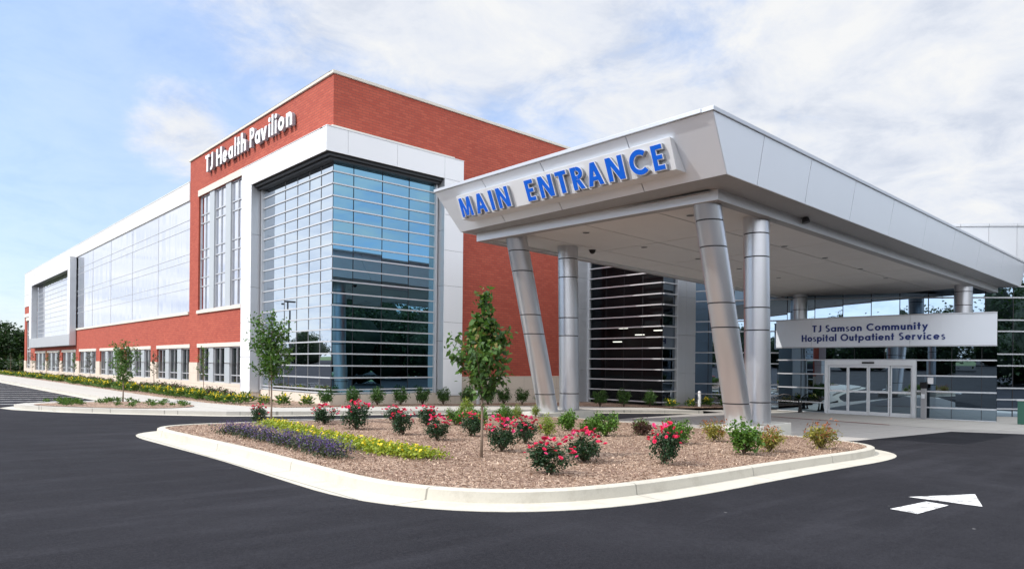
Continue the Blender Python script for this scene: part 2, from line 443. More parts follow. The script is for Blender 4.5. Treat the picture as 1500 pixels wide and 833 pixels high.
# paint
def paint(name, polys):
    mb = MB()
    for p in polys: mb.quad(*[(x, y, gz(x, .006)) for x, y in p])
    o = mb.build(name, M['paint']); 
    if sum(p.normal.z for p in o.data.polygons) < 0: o.data.flip_normals()
    return o
kind(paint('painted_road_arrow', [[(-3.03,-22.16),(-1.88,-22.68),(-3.02,-23.03)], [(-4.26,-22.33),(-3.23,-22.44),(-3.30,-22.72),(-4.33,-22.66)]]), 'structure')
ar = bpy.data.objects['painted_road_arrow']
for i, y in enumerate([5.75, 7.9, 10.05, 12.2, 14.6, 17.2, 19.9, 22.6, 25.3, 28, 30.7, 33.5, 36.3, 39.1, 42, 45, 48]):
    o = paint('parking_line', [[(-11.4, y-.09), (-6.7, y-.09), (-6.7, y+.09), (-11.4, y+.09)]]); kind(o, 'structure')
kind(paint('lane_line', [[(-5.1,-4.95),(-3.0,-5.35),(-3.0,-5.25),(-5.1,-4.85)]]), 'structure')

# ------------------------------------------------------------------ facade helper
def facade(mb, axis, off, a0, a1, z0, z1, holes, depth, sgn=-1, m=0):
    """wall at axis=off facing sgn; holes (a0,a1,z0,z1) with reveals running `depth` inwards"""
    A = sorted({a0, a1, *[min(max(h[0], a0), a1) for h in holes], *[min(max(h[1], a0), a1) for h in holes]})
    Z = sorted({z0, z1, *[min(max(h[2], z0), z1) for h in holes], *[min(max(h[3], z0), z1) for h in holes]})
    P = (lambda a, z, d=0: (off - sgn*d, a, z)) if axis == 'x' else (lambda a, z, d=0: (a, off - sgn*d, z))
    solid = {}
    for i in range(len(A)-1):
        for j in range(len(Z)-1):
            ca = (A[i]+A[i+1])/2; cz = (Z[j]+Z[j+1])/2
            solid[i, j] = not any(h[0] < ca < h[1] and h[2] < cz < h[3] for h in holes)
    for (i, j), s in solid.items():
        if s:
            mb.quad(P(A[i],Z[j]), P(A[i+1],Z[j]), P(A[i+1],Z[j+1]), P(A[i],Z[j+1]), m=m)
            for di, dj, e in ((-1,0,(A[i],Z[j],A[i],Z[j+1])), (1,0,(A[i+1],Z[j],A[i+1],Z[j+1])), (0,-1,(A[i],Z[j],A[i+1],Z[j])), (0,1,(A[i],Z[j+1],A[i+1],Z[j+1]))):
                if solid.get((i+di, j+dj), True) is False:
                    mb.quad(P(e[0],e[1]), P(e[2],e[3]), P(e[2],e[3],depth), P(e[0],e[1],depth), m=m)
def panes(mb, P, As, Zs, jit=.002):
    """glass panes between the grid lines, each tilted a hair as real glazing is; P(a, z, d)"""
    for i in range(len(As)-1):
        for j in range(len(Zs)-1):
            t = [random.uniform(-jit, jit) for _ in range(3)]
            mb.quad(P(As[i],Zs[j],t[0]), P(As[i+1],Zs[j],t[1]), P(As[i+1],Zs[j+1],t[1]+t[2]-t[0]), P(As[i],Zs[j+1],t[2]))

# ------------------------------------------------------------------ main building
BLD = thing('brick_building', 'long red brick building with a tall glazed corner in a white metal frame', 'building', (0, 0, 0))
WIN = [(9.33 + 7.73*k, 15.68 + 7.73*k) for k in range(5)] + [(48.1,54.45),(55.7,62.2),(63.3,69.8)]
SILL, HEAD = .74, 2.66
gfholes = [(a, b, SILL, HEAD) for a, b in WIN]
TW = (9.33, 15.72, 4.78, 11.28)          # tall window of the pavilion
FW = (72.9, 76.1, .9, 6.6)               # tall window at the far end
CW = (-1, 6.7, .6, 10.2)                 # corner glazing
mb = MB()
facade(mb, 'x', 0, 0, 17.2, 1.82, 13.58, gfholes + [TW, CW], .3)
facade(mb, 'x', 0, 17.2, 48.3, 1.82, 4.62, gfholes, .3)
facade(mb, 'x', 0, 48.3, 70.9, 1.82, 4.2, gfholes, .3)
facade(mb, 'x', 0, 70.9, 77.5, 1.82, 4.62, [FW], .3)
facade(mb, 'x', 0, 70.9, 77.5, 4.62, 8.3, [FW], .3)
facade(mb, 'y', 0, 0, 14.87, 1.28, 13.58, [(-1, 5.17, .6, 10.2)], .3)
mb.quad((0,17.2,4.62),(14.87,17.2,4.62),(14.87,17.2,13.58),(0,17.2,13.58))
mb.quad((14.87,0,1.28),(14.87,17.2,1.28),(14.87,17.2,13.58),(14.87,0,13.58))
mb.quad((0,77.5,0),(20,77.5,0),(20,77.5,8.3),(0,77.5,8.3))
mb.build('brick_wall', M['brick'], BLD, fixn=False)
mb = MB()
facade(mb, 'x', -.03, 6.75, 77.55, -.4, 1.82, gfholes + [FW], .33)
mb.quad((-.03,6.75,1.82),(-.03,77.55,1.82),(.05,77.55,1.82),(.05,6.75,1.82))
facade(mb, 'y', -.03, 5.2, 14.87, -.9, 1.28, [], .1)
mb.quad((5.2,-.03,1.28),(14.87,-.03,1.28),(14.87,.05,1.28),(5.2,.05,1.28))
mb.box(-.1, 5.25, -.1, .3, -.4, .56); mb.box(-.1, .3, .3, 6.75, -.4, .56)
mb.build('stone_base', M['stone'], BLD, fixn=False)
# copings and trim
mb = MB()
mb.box(-.07, 14.95, -.07, .35, 13.58, 13.71); mb.box(-.07, .35, .35, 17.27, 13.58, 13.71); mb.box(.35, 14.95, 16.9, 17.27, 13.58, 13.71); mb.box(14.6, 14.95, .35, 16.9, 13.58, 13.71)
mb.build('coping', M['trim'], BLD, bevel=.012)
mb = MB()
mb.box(-.10, 6.16, -.10, .05, 11.21, 11.47); mb.box(-.10, .05, .05, 7.4, 11.21, 11.47)
mb.build('stone_ledge', M['trim'], BLD, bevel=.01)
mb = MB()
mb.quad((0,0,13.5),(14.87,0,13.5),(14.87,17.2,13.5),(0,17.2,13.5)); mb.quad((0,17.2,12.2),(20,17.2,12.2),(20,77.5,12.2),(0,77.5,12.2))
mb.quad((20,17.2,0),(20,77.5,0),(20,77.5,12.2),(20,17.2,12.2)); mb.quad((20,17.2,0),(20,17.2,12.2),(14.87,17.2,12.2),(14.87,17.2,0))
mb.build('roof', M['bone'], BLD, fixn=False)
# white parapet of the wing, white upper wall beyond the box
mb = MB()
ys = [17.21 + 3.02*k for k in range(20)] + [77.5]
for a, b in zip(ys, ys[1:]): mb.box(-.04, .3, a + .006, b - .006, 11.32, 12.38)
mb.box(0, .28, 17.3, 77.45, 11.33, 12.36)
mb.box(-.06, .4, 17.22, 77.55, 12.38, 12.44)
for z0, z1 in ((8.32, 9.7), (9.73, 11.31)): mb.box(-.04, .3, 69.6, 77.5, z0, z1)
mb.box(-.09, .2, 69.6, 77.52, 7.05, 7.45); mb.quad((0,77.5,8.3),(20,77.5,8.3),(20,77.5,12.38),(0,77.5,12.38))
mb.build('parapet', M['bone'], BLD, bevel=.008)
mb = MB(); mb.box(-.08, .25, 17.21, 47.9, 4.62, 4.79)
mb.build('wing_sill', M['trim'], BLD, bevel=.01)
# --- ground floor windows
def gf_window(y0, y1, z0, z1, pilw, transoms, lint, sillh, nm='window', shade=M['gl_gf']):
    w = y1 - y0; bay = (w - 2*pilw) / 3; gx = .2
    gx = .15; fr = MB()
    bays = [(y0 + k*(bay + pilw), y0 + k*(bay + pilw) + bay) for k in range(3)]
    for a, b in bays:
        mid = (a + b)/2
        for c in (a + .035, mid, b - .035): fr.box(gx-.05, gx+.04, c-.032, c+.032, z0+.07, z1-.07)
        for zc in (z0 + .035, z1 - .035): fr.box(gx-.05, gx+.04, a, b, zc-.035, zc+.035)
        for zc in transoms:
            fr.box(gx-.047, gx+.03, a+.07, mid-.034, zc-.03, zc+.03); fr.box(gx-.047, gx+.03, mid+.034, b-.07, zc-.03, zc+.03)
    f = fr.build(nm, M['silver'], BLD)
    g = MB(); P = lambda a, z, d=0: (gx + d, a, z)
    for a, b in bays: panes(g, P, [a, (a+b)/2, b], [z0] + list(transoms) + [z1], .003)
    def child(mbx, n, mat, **k):
        o = mbx.build(n, mat, None, **k); o.parent = f; return o
    child(g, 'glass', shade, fixn=False)
    for k in range(2):
        p = MB(); a = bays[k][1]; p.box(.03, gx+.05, a+.003, a + pilw-.003, z0, z1); child(p, 'pilaster', M['pilaster'], bevel=.01)
    if lint:
        l = MB(); l.box(-.035, .1, y0-.06, y1+.06, z1+.003, z1 + lint); child(l, 'lintel', M['trim'], bevel=.008)
    if sillh:
        l = MB(); l.box(-.085, .2, y0-.05, y1+.05, z0 - sillh, z0-.003); child(l, 'window_sill', M['trim'], bevel=.01)
    return f
for a, b in WIN: gf_window(a, b, SILL, HEAD, .72, [1.17], .22, 0)
gf_window(TW[0], TW[1], TW[2], TW[3], .72, [6.13, 6.64, 7.71, 8.22, 9.72, 10.2], .36, .19, 'window', M['gl_wing'])
# far-end window
fr = MB()
for c in (72.95, 74.5, 76.05): fr.box(.1, .2, c-.06, c+.06, .9, 6.6)
for zc in (1.3, 2.9, 3.3, 4.9, 5.3): fr.box(.11, .19, 72.9, 76.1, zc-.04, zc+.04)
f = fr.build('window', M['frame'], BLD)
g = MB(); panes(g, lambda a, z, d=0: (.16+d, a, z), [72.9, 74.5, 76.1], [.9, 2.9, 4.9, 6.6]); o = g.build('glass', M['gl_dark'], None, fixn=False); o.parent = f
l = MB(); l.box(-.04, .1, 72.7, 76.3, 6.6, 7.0); o = l.build('lintel', M['trim'], None); o.parent = f

# --- curtain wall helper
def curtain(name, P, As, Zs, rails, verts, gmat, parent, railw=.07, raild=.06, vert_mat='gasket', jit=.002, edge=None, vw=.011):
    """P(a, z, d) -> point; d positive outwards"""
    fr = MB()
    a0, a1 = As[0], As[-1]
    for z in rails:
        for i in range(len(As)-1):
            p = [P(As[i], z-railw/2, .01), P(As[i+1], z-railw/2, .01), P(As[i+1], z+railw/2, .01), P(As[i], z+railw/2, .01)]
            q = [P(As[i], z-railw/2, raild), P(As[i+1], z-railw/2, raild), P(As[i+1], z+railw/2, raild), P(As[i], z+railw/2, raild)]
            fr.quad(*q); fr.quad(p[0], p[1], q[1], q[0]); fr.quad(p[3], p[2], q[2], q[3])
            if i == 0: fr.quad(p[0], q[0], q[3], p[3])
            if i == len(As)-2: fr.quad(p[1], q[1], q[2], p[2])
    if edge:
        for e in edge:
            fr.hexa([P(e-.05,Zs[0],.0),P(e+.05,Zs[0],.0),P(e+.05,Zs[0],.14),P(e-.05,Zs[0],.14),P(e-.05,Zs[-1],.0),P(e+.05,Zs[-1],.0),P(e+.05,Zs[-1],.14),P(e-.05,Zs[-1],.14)])
    f = fr.build(name, M['rail'], parent, fixn=True)
    g = MB(); panes(g, lambda a, z, d=0: P(a, z, d), As, Zs, jit)
    o = g.build('glass', gmat, None, fixn=False); o.parent = f
    if verts:
        v = MB(); w = vw
        for a in verts:
            if len(verts) == 2 and a == verts[1]:
                o = v.build('joint', M[vert_mat], None); o.parent = f; v = MB()
            v.hexa([P(a-w,Zs[0],.004),P(a+w,Zs[0],.004),P(a+w,Zs[0],.02),P(a-w,Zs[0],.02),P(a-w,Zs[-1],.004),P(a+w,Zs[-1],.004),P(a+w,Zs[-1],.02),P(a-w,Zs[-1],.02)])
        o = v.build('joint', M[vert_mat], None); o.parent = f
    return f
RZ = [.62] + [.76 + .493*k for k in range(19)]
ZS = [.56] + [.76 + .493*k for k in range(19)] + [10.25]
curtain('curtain_wall', lambda a, z, d: (a, -d, z), [0, .95, 2.33, 3.70, 5.17], ZS, RZ, [.012, .95, 2.33, 3.70], M['gl_blue'], BLD, .055, .045, edge=[5.12], vw=.009)
curtain('curtain_wall', lambda a, z, d: (-d, a, z), [0, .98, 2.02, 3.15, 4.38, 5.3, 6.7], ZS, RZ, [.98, 2.02, 3.15, 4.38], M['gl_left'], BLD, .055, .045, 'postgrey', edge=[6.66], vw=.006)
# --- white frame around the corner
FR = -.58
mb = MB()
def panelled(mb, P, As, Zs, gap=.006, t=.04, d0=0, m=0):
    """metal panels with open joints; P(a,z,d)"""
    for i in range(len(As)-1):
        for j in range(len(Zs)-1):
            a, b, c, e = As[i]+gap, As[i+1]-gap, Zs[j]+gap, Zs[j+1]-gap
            mb.hexa([P(a,c,d0-t),P(b,c,d0-t),P(b,c,d0),P(a,c,d0),P(a,e,d0-t),P(b,e,d0-t),P(b,e,d0),P(a,e,d0)], m)
# top band (front faces at x=FR and y=FR)
panelled(mb, lambda a, z, d: (FR - d, a, z), [FR, 2.6, 5.3, 6.80, 7.97], [10.22, 11.2])
panelled(mb, lambda a, z, d: (a, FR - d, z), [FR-.035, .35, 2.7, 5.22, 6.32], [10.22, 11.2])
# jambs
jz = [.42, 2.1, 3.75, 5.4, 7.0, 8.6, 10.22]
panelled(mb, lambda a, z, d: (FR - d, a, z), [6.80, 7.97], jz)
panelled(mb, lambda a, z, d: (a, FR - d, z), [5.22, 6.32], jz)
# outer ends
panelled(mb, lambda a, z, d: (6.32 + d, a, z), [FR+.04, -.003], jz + [11.2])
panelled(mb, lambda a, z, d: (a, 7.97 + d, z), [FR+.04, -.003], jz + [11.2])
mb.build('white_frame', M['white'], BLD, bevel=.006)
mb = MB()
panelled(mb, lambda a, z, d: (a, 6.80 - d, z), [FR, -.003], [.42, 2.9, 5.4, 7.9, 10.22])
mb.build('frame_reveal', M['silver'], BLD, bevel=.004); mb = MB()
panelled(mb, lambda a, z, d: (5.22 - d, a, z), [FR, -.003], [.42, 2.9, 5.4, 7.9, 10.22])
mb.build('frame_reveal', M['silver'], BLD, bevel=.004)
mb = MB()
mb.box(FR+.045, 6.28, FR+.045, -.005, 10.235, 11.19); mb.box(FR+.045, -.005, -.004, 7.93, 10.235, 11.19)
mb.box(FR+.045, -.02, 6.845, 7.93, .43, 10.23); mb.box(5.265, 6.28, FR+.045, -.02, .43, 10.23)
mb.build('frame_backing', M['groove'], BLD)
mb = MB()   # dark soffit trim stepping down to the glass
mb.box(FR+.15, 5.2, FR+.15, FR+.25, 10.10, 10.232); mb.box(FR+.15, FR+.25, FR+.252, 6.79, 10.10, 10.232)
mb.box(-.30, 5.2, -.30, -.02, 10.0, 10.23); mb.box(-.30, -.02, -.018, 6.79, 10.0, 10.23)
mb.build('frame_soffit', M['dark'], BLD)
mb = MB(); mb.box(FR-.02, 6.30, -.2, -.004, 11.2, 11.215); mb.box(FR-.02, 6.32, FR-.02, -.2, 11.2, 11.225); mb.box(FR-.02, -.004, -.19, 7.97, 11.2, 11.22)
mb.build('frame_cap', M['white'], BLD)
mb = MB(); mb.box(FR+.03, -.035, 6.83, 7.95, -.4, .41); mb.build('stone_footing', M['stone'], BLD, bevel=.01); mb = MB(); mb.box(5.24, 6.3, FR+.03, -.035, -.5, .41)
mb.build('stone_footing', M['stone'], BLD, bevel=.01)

# --- wing glazing (faint joints)
ya = [17.22 + (47.9-17.22)*k/20 for k in range(21)]
curtain('curtain_wall', lambda a, z, d: (.02 - d, a, z), ya, [4.79, 6.17, 6.66, 7.76, 8.19, 9.68, 10.2, 11.3], [6.17, 6.66, 7.76, 8.19, 9.68, 10.2, 11.26], ya[4:-1:4], M['gl_wing'], BLD, .028, .02, 'frame', .0008, None, .005)
# --- projecting box window near the far end
BX = -.56; by0, by1, bi0, bi1 = 47.9, 70.2, 48.9, 68.7
mb = MB()
seg = lambda a, b, n: [a + (b-a)*k/n for k in range(n+1)]
panelled(mb, lambda a, z, d: (BX - d, a, z), [by0] + seg(bi0, bi1, 4) + [by1], [3.25, 4.28])
mb.build('box_apron', M['silver'], BLD, bevel=.005); mb = MB()
panelled(mb, lambda a, z, d: (BX - d, a, z), [by0] + seg(bi0, bi1, 4) + [by1], [10.22, 11.30])
panelled(mb, lambda a, z, d: (BX - d, a, z), [by0, bi0], seg(4.28, 10.22, 4)); panelled(mb, lambda a, z, d: (BX - d, a, z), [bi1, by1], seg(4.28, 10.22, 4))
mb.box(BX + .045, -.045, by0+.04, by1, 3.27, 4.26); mb.box(BX+.045, -.045, by0+.04, by1, 10.24, 11.31)
mb.box(BX-.01, -.045, by0, by1, 11.31, 11.34)
mb.build('box_frame', M['white'], BLD, bevel=.005)
mb = MB()
panelled(mb, lambda a, z, d: (a, by0 - d, z), [BX, -.045], seg(3.25, 11.3, 4))
mb.build('box_side', M['silver'], BLD); mb = MB()
panelled(mb, lambda a, z, d: (a, bi1 - d, z), [BX+.01, .0], seg(4.28, 10.22, 3)); mb.build('box_reveal', M['silver'], BLD); mb = MB(); panelled(mb, lambda a, z, d: (a, bi0 + d, z), [BX+.01, .0], seg(4.28, 10.22, 3))
mb.build('box_reveal', M['silver'], BLD)
mb = MB(); mb.box(BX+.02, -.05, by0+.02, by1, 3.215, 3.246); mb.box(BX+.02, -.02, bi0, bi1, 10.19, 10.218)
mb.build('box_underside', M['dark'], BLD)
bz = [4.28] + [4.36 + .487*k for k in range(12)] + [10.2]
yb = seg(bi0, bi1, 10)
curtain('curtain_wall', lambda a, z, d: (.04 - d, a, z), yb, bz, bz[1:-1], [], M['gl_wing'], BLD, .05, .03, 'frame', .0006)

# --- right-hand end: metal pier, smoked glass bay, silver pier
mb = MB()
panelled(mb, lambda a, z, d: (a, -.02 - d, z), [14.88, 15.88], [-.45, 1.6, 3.3, 5.0, 6.7, 8.4, 10.1, 11.6])
mb.box(14.9, 15.87, .0, .2, -.4, 11.6)
panelled(mb, lambda a, z, d: (a, -4.95 - d, z), [17.12, 18.0, 18.9], [-.45, 1.5, 3.5, 5.5, 7.5, 9.5, 11.6])
panelled(mb, lambda a, z, d: (18.9 + d, a, z), [-4.95, -2.5], [-.45, 1.5, 3.5, 5.5, 7.5, 9.5, 11.6])
mb.box(17.13, 18.85, -4.9, -.1, -.5, 11.6)
mb.build('metal_pier', M['silver'], BLD, bevel=.006)
bays = [-.45] + [.01 + .556*k for k in range(20)] + [11.4]
curtain('curtain_wall', lambda a, z, d: (15.9 - d, a, z), seg(-4.9, 0, 4), bays, bays[1:-1], seg(-4.9, 0, 4)[1:-1], M['gl_bay'], BLD, .06, .11, edge=[-.06])
curtain('curtain_wall', lambda a, z, d: (a, -4.9 - d, z), [15.9, 17.12], bays, bays[1:-1], [15.92], M['gl_dark'], BLD, .06, .11, edge=[17.08])
mb = MB()
mb.quad((16.0,-.1,-.4),(17.1,-.1,-.4),(17.1,-.1,11.4),(16.0,-.1,11.4)); mb.quad((17.1,-4.7,-.4),(17.1,-.1,-.4),(17.1,-.1,11.4),(17.1,-4.7,11.4))
for z in (3.95, 7.9): mb.box(16.0, 17.08, -4.7, -.12, z, z+.35)
mb.box(16.0, 17.08, -4.7, -.12, -.44, -.36)
mb.build('interior_wall', M['dark'], BLD, fixn=False)
for y, z in ((-2.0,3.93),(-3.1,3.55),(-1.6,3.2),(-2.6,7.88),(-4.3,3.75)):
    mb = MB(); mb.box(16.35, 16.5, y-.26, y+.26, z-.05, z-.004); mb.build('ceiling_lamp', M['lamp'], BLD)
mb = MB(); mb.box(15.95, 18.8, -4.85, 8, 11.45, 11.55); mb.quad((14.87,.3,0),(18.9,.3,0),(18.9,.3,11.6),(14.87,.3,11.6)); mb.build('bay_roof', M['bone'], BLD)

# ------------------------------------------------------------------ glazed drum behind the canopy + vestibule
DC = Vector((61.4, 13.0)); DR = 42.4
def drum_pt(ang, r): return (DC.x + r*math.cos(ang), DC.y + r*math.sin(ang))
a_s = math.atan2(-1.2 - DC.y, 20.6 - DC.x); a_e = math.atan2(-27 - DC.y, 40 - DC.x)
if a_s < 0: a_s += 2*math.pi
if a_e < 0: a_e += 2*math.pi
AS = seg(a_s, a_e, 22)
WING = thing('glass_rotunda', 'curved dark glass entrance hall with a pale metal roof band behind the canopy', 'building', (26, -9, -.6))
dz = [-.75, -.25, .25, .86, 2.06, 2.68, 3.9, 4.5, 5.7, 6.3, 7.4]
curtain('curtain_wall', lambda a, z, d: (*drum_pt(a, DR + d), z), AS, dz, dz[1:-1], AS[1:-1], M['gl_drum'], WING, .07, .07, vw=.0004)
mb = MB()
for i in range(len(AS)-1):
    a, b = AS[i], AS[i+1]; g = .0002
    for z0, z1, o in ((7.4, 9.45, .25), (9.47, 9.62, .30)):
        p = lambda an, z, r: (*drum_pt(an, r), z)
        mb.hexa([p(a+g,z0,DR-.3),p(b-g,z0,DR-.3),p(b-g,z0,DR+o),p(a+g,z0,DR+o),p(a+g,z1,DR-.3),p(b-g,z1,DR-.3),p(b-g,z1,DR+o),p(a+g,z1,DR+o)])
mb.build('roof_band', M['silver'], WING, fixn=False)
mb = MB(); 
rim = [(*drum_pt(a, DR-.2), 9.4) for a in AS]
mb.quad(*rim, (45, -3, 9.4)); mb.build('roof', M['bone'], WING)

VEST = thing('entrance_vestibule', 'low bowed glass entrance vestibule with white sliding doors under the canopy', 'entrance', (23, -12.5, -.5))
def catmull(pts, n):
    out = []
    for i in range(len(pts)-1):
        p0 = Vector(pts[max(i-1,0)]); p1 = Vector(pts[i]); p2 = Vector(pts[i+1]); p3 = Vector(pts[min(i+2,len(pts)-1)])
        for k in range(n):
            t = k/n
            out.append(tuple(.5*((2*p1)+(p2-p0)*t+(2*p0-5*p1+4*p2-p3)*t*t+(3*p1-p0-3*p2+p3)*t**3)))
    out.append(tuple(pts[-1])); return out
VC = catmull([(22.95,-7.65),(22.62,-10.34),(22.69,-14.57),(23.35,-17.6)], 8)
def vest_strip(i0, i1, off):
    return [VC[i] for i in range(i0, i1+1)]
def arc_frame(pts):
    """arclength parametrisation of a polyline with outward (towards -x) normals"""
    S = [0]
    for a, b in zip(pts, pts[1:]): S.append(S[-1] + (Vector(b)-Vector(a)).length)
    def P(s, z, d):
        s = min(max(s, 0), S[-1] - 1e-6); i = max(k for k in range(len(S)-1) if S[k] <= s)
        t = (s - S[i])/(S[i+1]-S[i]); a = Vector(pts[i]); b = Vector(pts[i+1]); e = (b-a).normalized()
        n = Vector((e.y, -e.x)); n = n if n.x < 0 else -n
        q = a + (b-a)*t + n*d
        return (q.x, q.y, z)
    return S, P
SL, PL = arc_frame(VC[:9]); SD, PD = arc_frame([VC[8], VC[16]]); SR, PR = arc_frame(VC[16:])
vrails = [.05, .80, 1.53, 2.26]; VZ = [-.52, .05, .80, 1.53, 2.26, 2.94]
curtain('side_glazing', PL, seg(0, SL[-1], 4), VZ, vrails + [-.49], seg(0, SL[-1], 2)[1:-1], M['gl_door'], VEST, .065, .09)
curtain('side_glazing', PR, seg(0, SR[-1], 4), VZ, vrails + [-.49], [SR[-1]*.45, SR[-1]*.82], M['gl_door'], VEST, .065, .09)
W = SD[-1]
# doors: white frame, two fixed lights and two sliding leaves
mb = MB()
def dbox(s0, s1, z0, z1, d0, d1, mb=mb):
    mb.hexa([PD(s0,z0,d0),PD(s1,z0,d0),PD(s1,z0,d1),PD(s0,z0,d1),PD(s0,z1,d0),PD(s1,z1,d0),PD(s1,z1,d1),PD(s0,z1,d1)])
dbox(.003, .16, -.5, 2.25, -.05, .14); dbox(W-.16, W-.003, -.5, 2.25, -.05, .14); dbox(.16, W-.16, 1.99, 2.25, -.05, .15); dbox(.16, W-.16, -.5, -.46, -.05, .1)
df = mb.build('door_frame', M['frame'], VEST, bevel=.006)
lw = (W-.32)/4
for k in range(4):
    s0 = .16 + k*lw + .01; s1 = s0 + lw - .02; d0, d1 = (.0, .06) if k in (0, 3) else (.065, .12)
    m2 = MB(); st = .065
    dbox(s0, s0+st, -.455, 1.98, d0, d1, m2); dbox(s1-st, s1, -.455, 1.98, d0, d1, m2)
    for z0, z1 in ((-.455, -.30), (.64, .74), (1.88, 1.98)): dbox(s0+st, s1-st, z0, z1, d0, d1, m2)
    lf = m2.build('door_leaf', M['frame'], VEST)
    g = MB(); panes(g, lambda a, z, d: PD(a, z, (d0+d1)/2 + d), [s0+st, s1-st], [-.30, .64, 1.88], .001)
    o = g.build('glass', M['gl_door'], None, fixn=False); o.parent = lf; o.location = -Vector(VEST.location) + Vector(VEST.location)
m2 = MB(); dbox(W/2-.28, W/2+.28, 2.08, 2.17, .15, .22, m2); m2.build('door_sensor', M['dark'], VEST, bevel=.01)
curtain('transom_glazing', PD, seg(0, W, 3), [2.25, 2.94], [2.28], seg(0, W, 3)[1:-1], M['gl_door'], VEST, .05, .09)
# roof and flank
SV, PV = arc_frame(VC)
mb = MB(); roof = [PV(s, 4.2, .05) for s in seg(0, SV[-1], 16)] + [(28.6, -15.2, 4.2), (25.2, -6.9, 4.2)]
mb.quad(*roof); mb.build('vestibule_roof', M['bone'], VEST)
e = VC[-1]; mb = MB(); mb.quad((e[0]+.05,e[1],-.52),(28.4,-15.6,-.65),(28.4,-15.6,4.3),(e[0]+.05,e[1],4.3)); mb.build('side_wall', M['gl_dark'], VEST, fixn=False)
e = VC[0]; mb = MB(); mb.quad((e[0],e[1],-.52),(25.0,-6.8,-.6),(25.0,-6.8,4.3),(e[0],e[1],4.3)); mb.build('side_wall', M['gl_dark'], VEST, fixn=False)
# curved sign band: a thing of its own with its lettering
SIGN = thing('hospital_sign', 'curved silver band sign with navy lettering for hospital outpatient services above the doors', 'sign', (22.6, -12.5, 2.94))
mb = MB(); sg = seg(-.0, SV[-1], 24); cuts = [0, 5, 16, 24]
for c0, c1 in zip(cuts, cuts[1:]):
    for i in range(c0, c1):
        a = sg[i] + (.008 if i == c0 else 0); b = sg[i+1] - (.008 if i == c1-1 else 0)
        p = lambda s_, z, d: PV(s_, z, d)
        mb.hexa([p(a,2.95,.02),p(b,2.95,.02),p(b,2.95,.28),p(a,2.95,.28),p(a,4.37,.02),p(b,4.37,.02),p(b,4.37,.28),p(a,4.37,.28)])
mb.build('sign_band', M['fascia'], SIGN, fixn=False)
for z0, z1, d1 in ((4.371, 4.43, .31), (2.90, 2.949, .26)):
    mb = MB()
    for i in range(24):
        p = PV; a, b = sg[i], sg[i+1]
        mb.hexa([p(a,z0,.0),p(b,z0,.0),p(b,z0,d1),p(a,z0,d1),p(a,z1,.0),p(b,z1,.0),p(b,z1,d1),p(a,z1,d1)])
    mb.build('band_trim', M['silver'], SIGN, fixn=False)
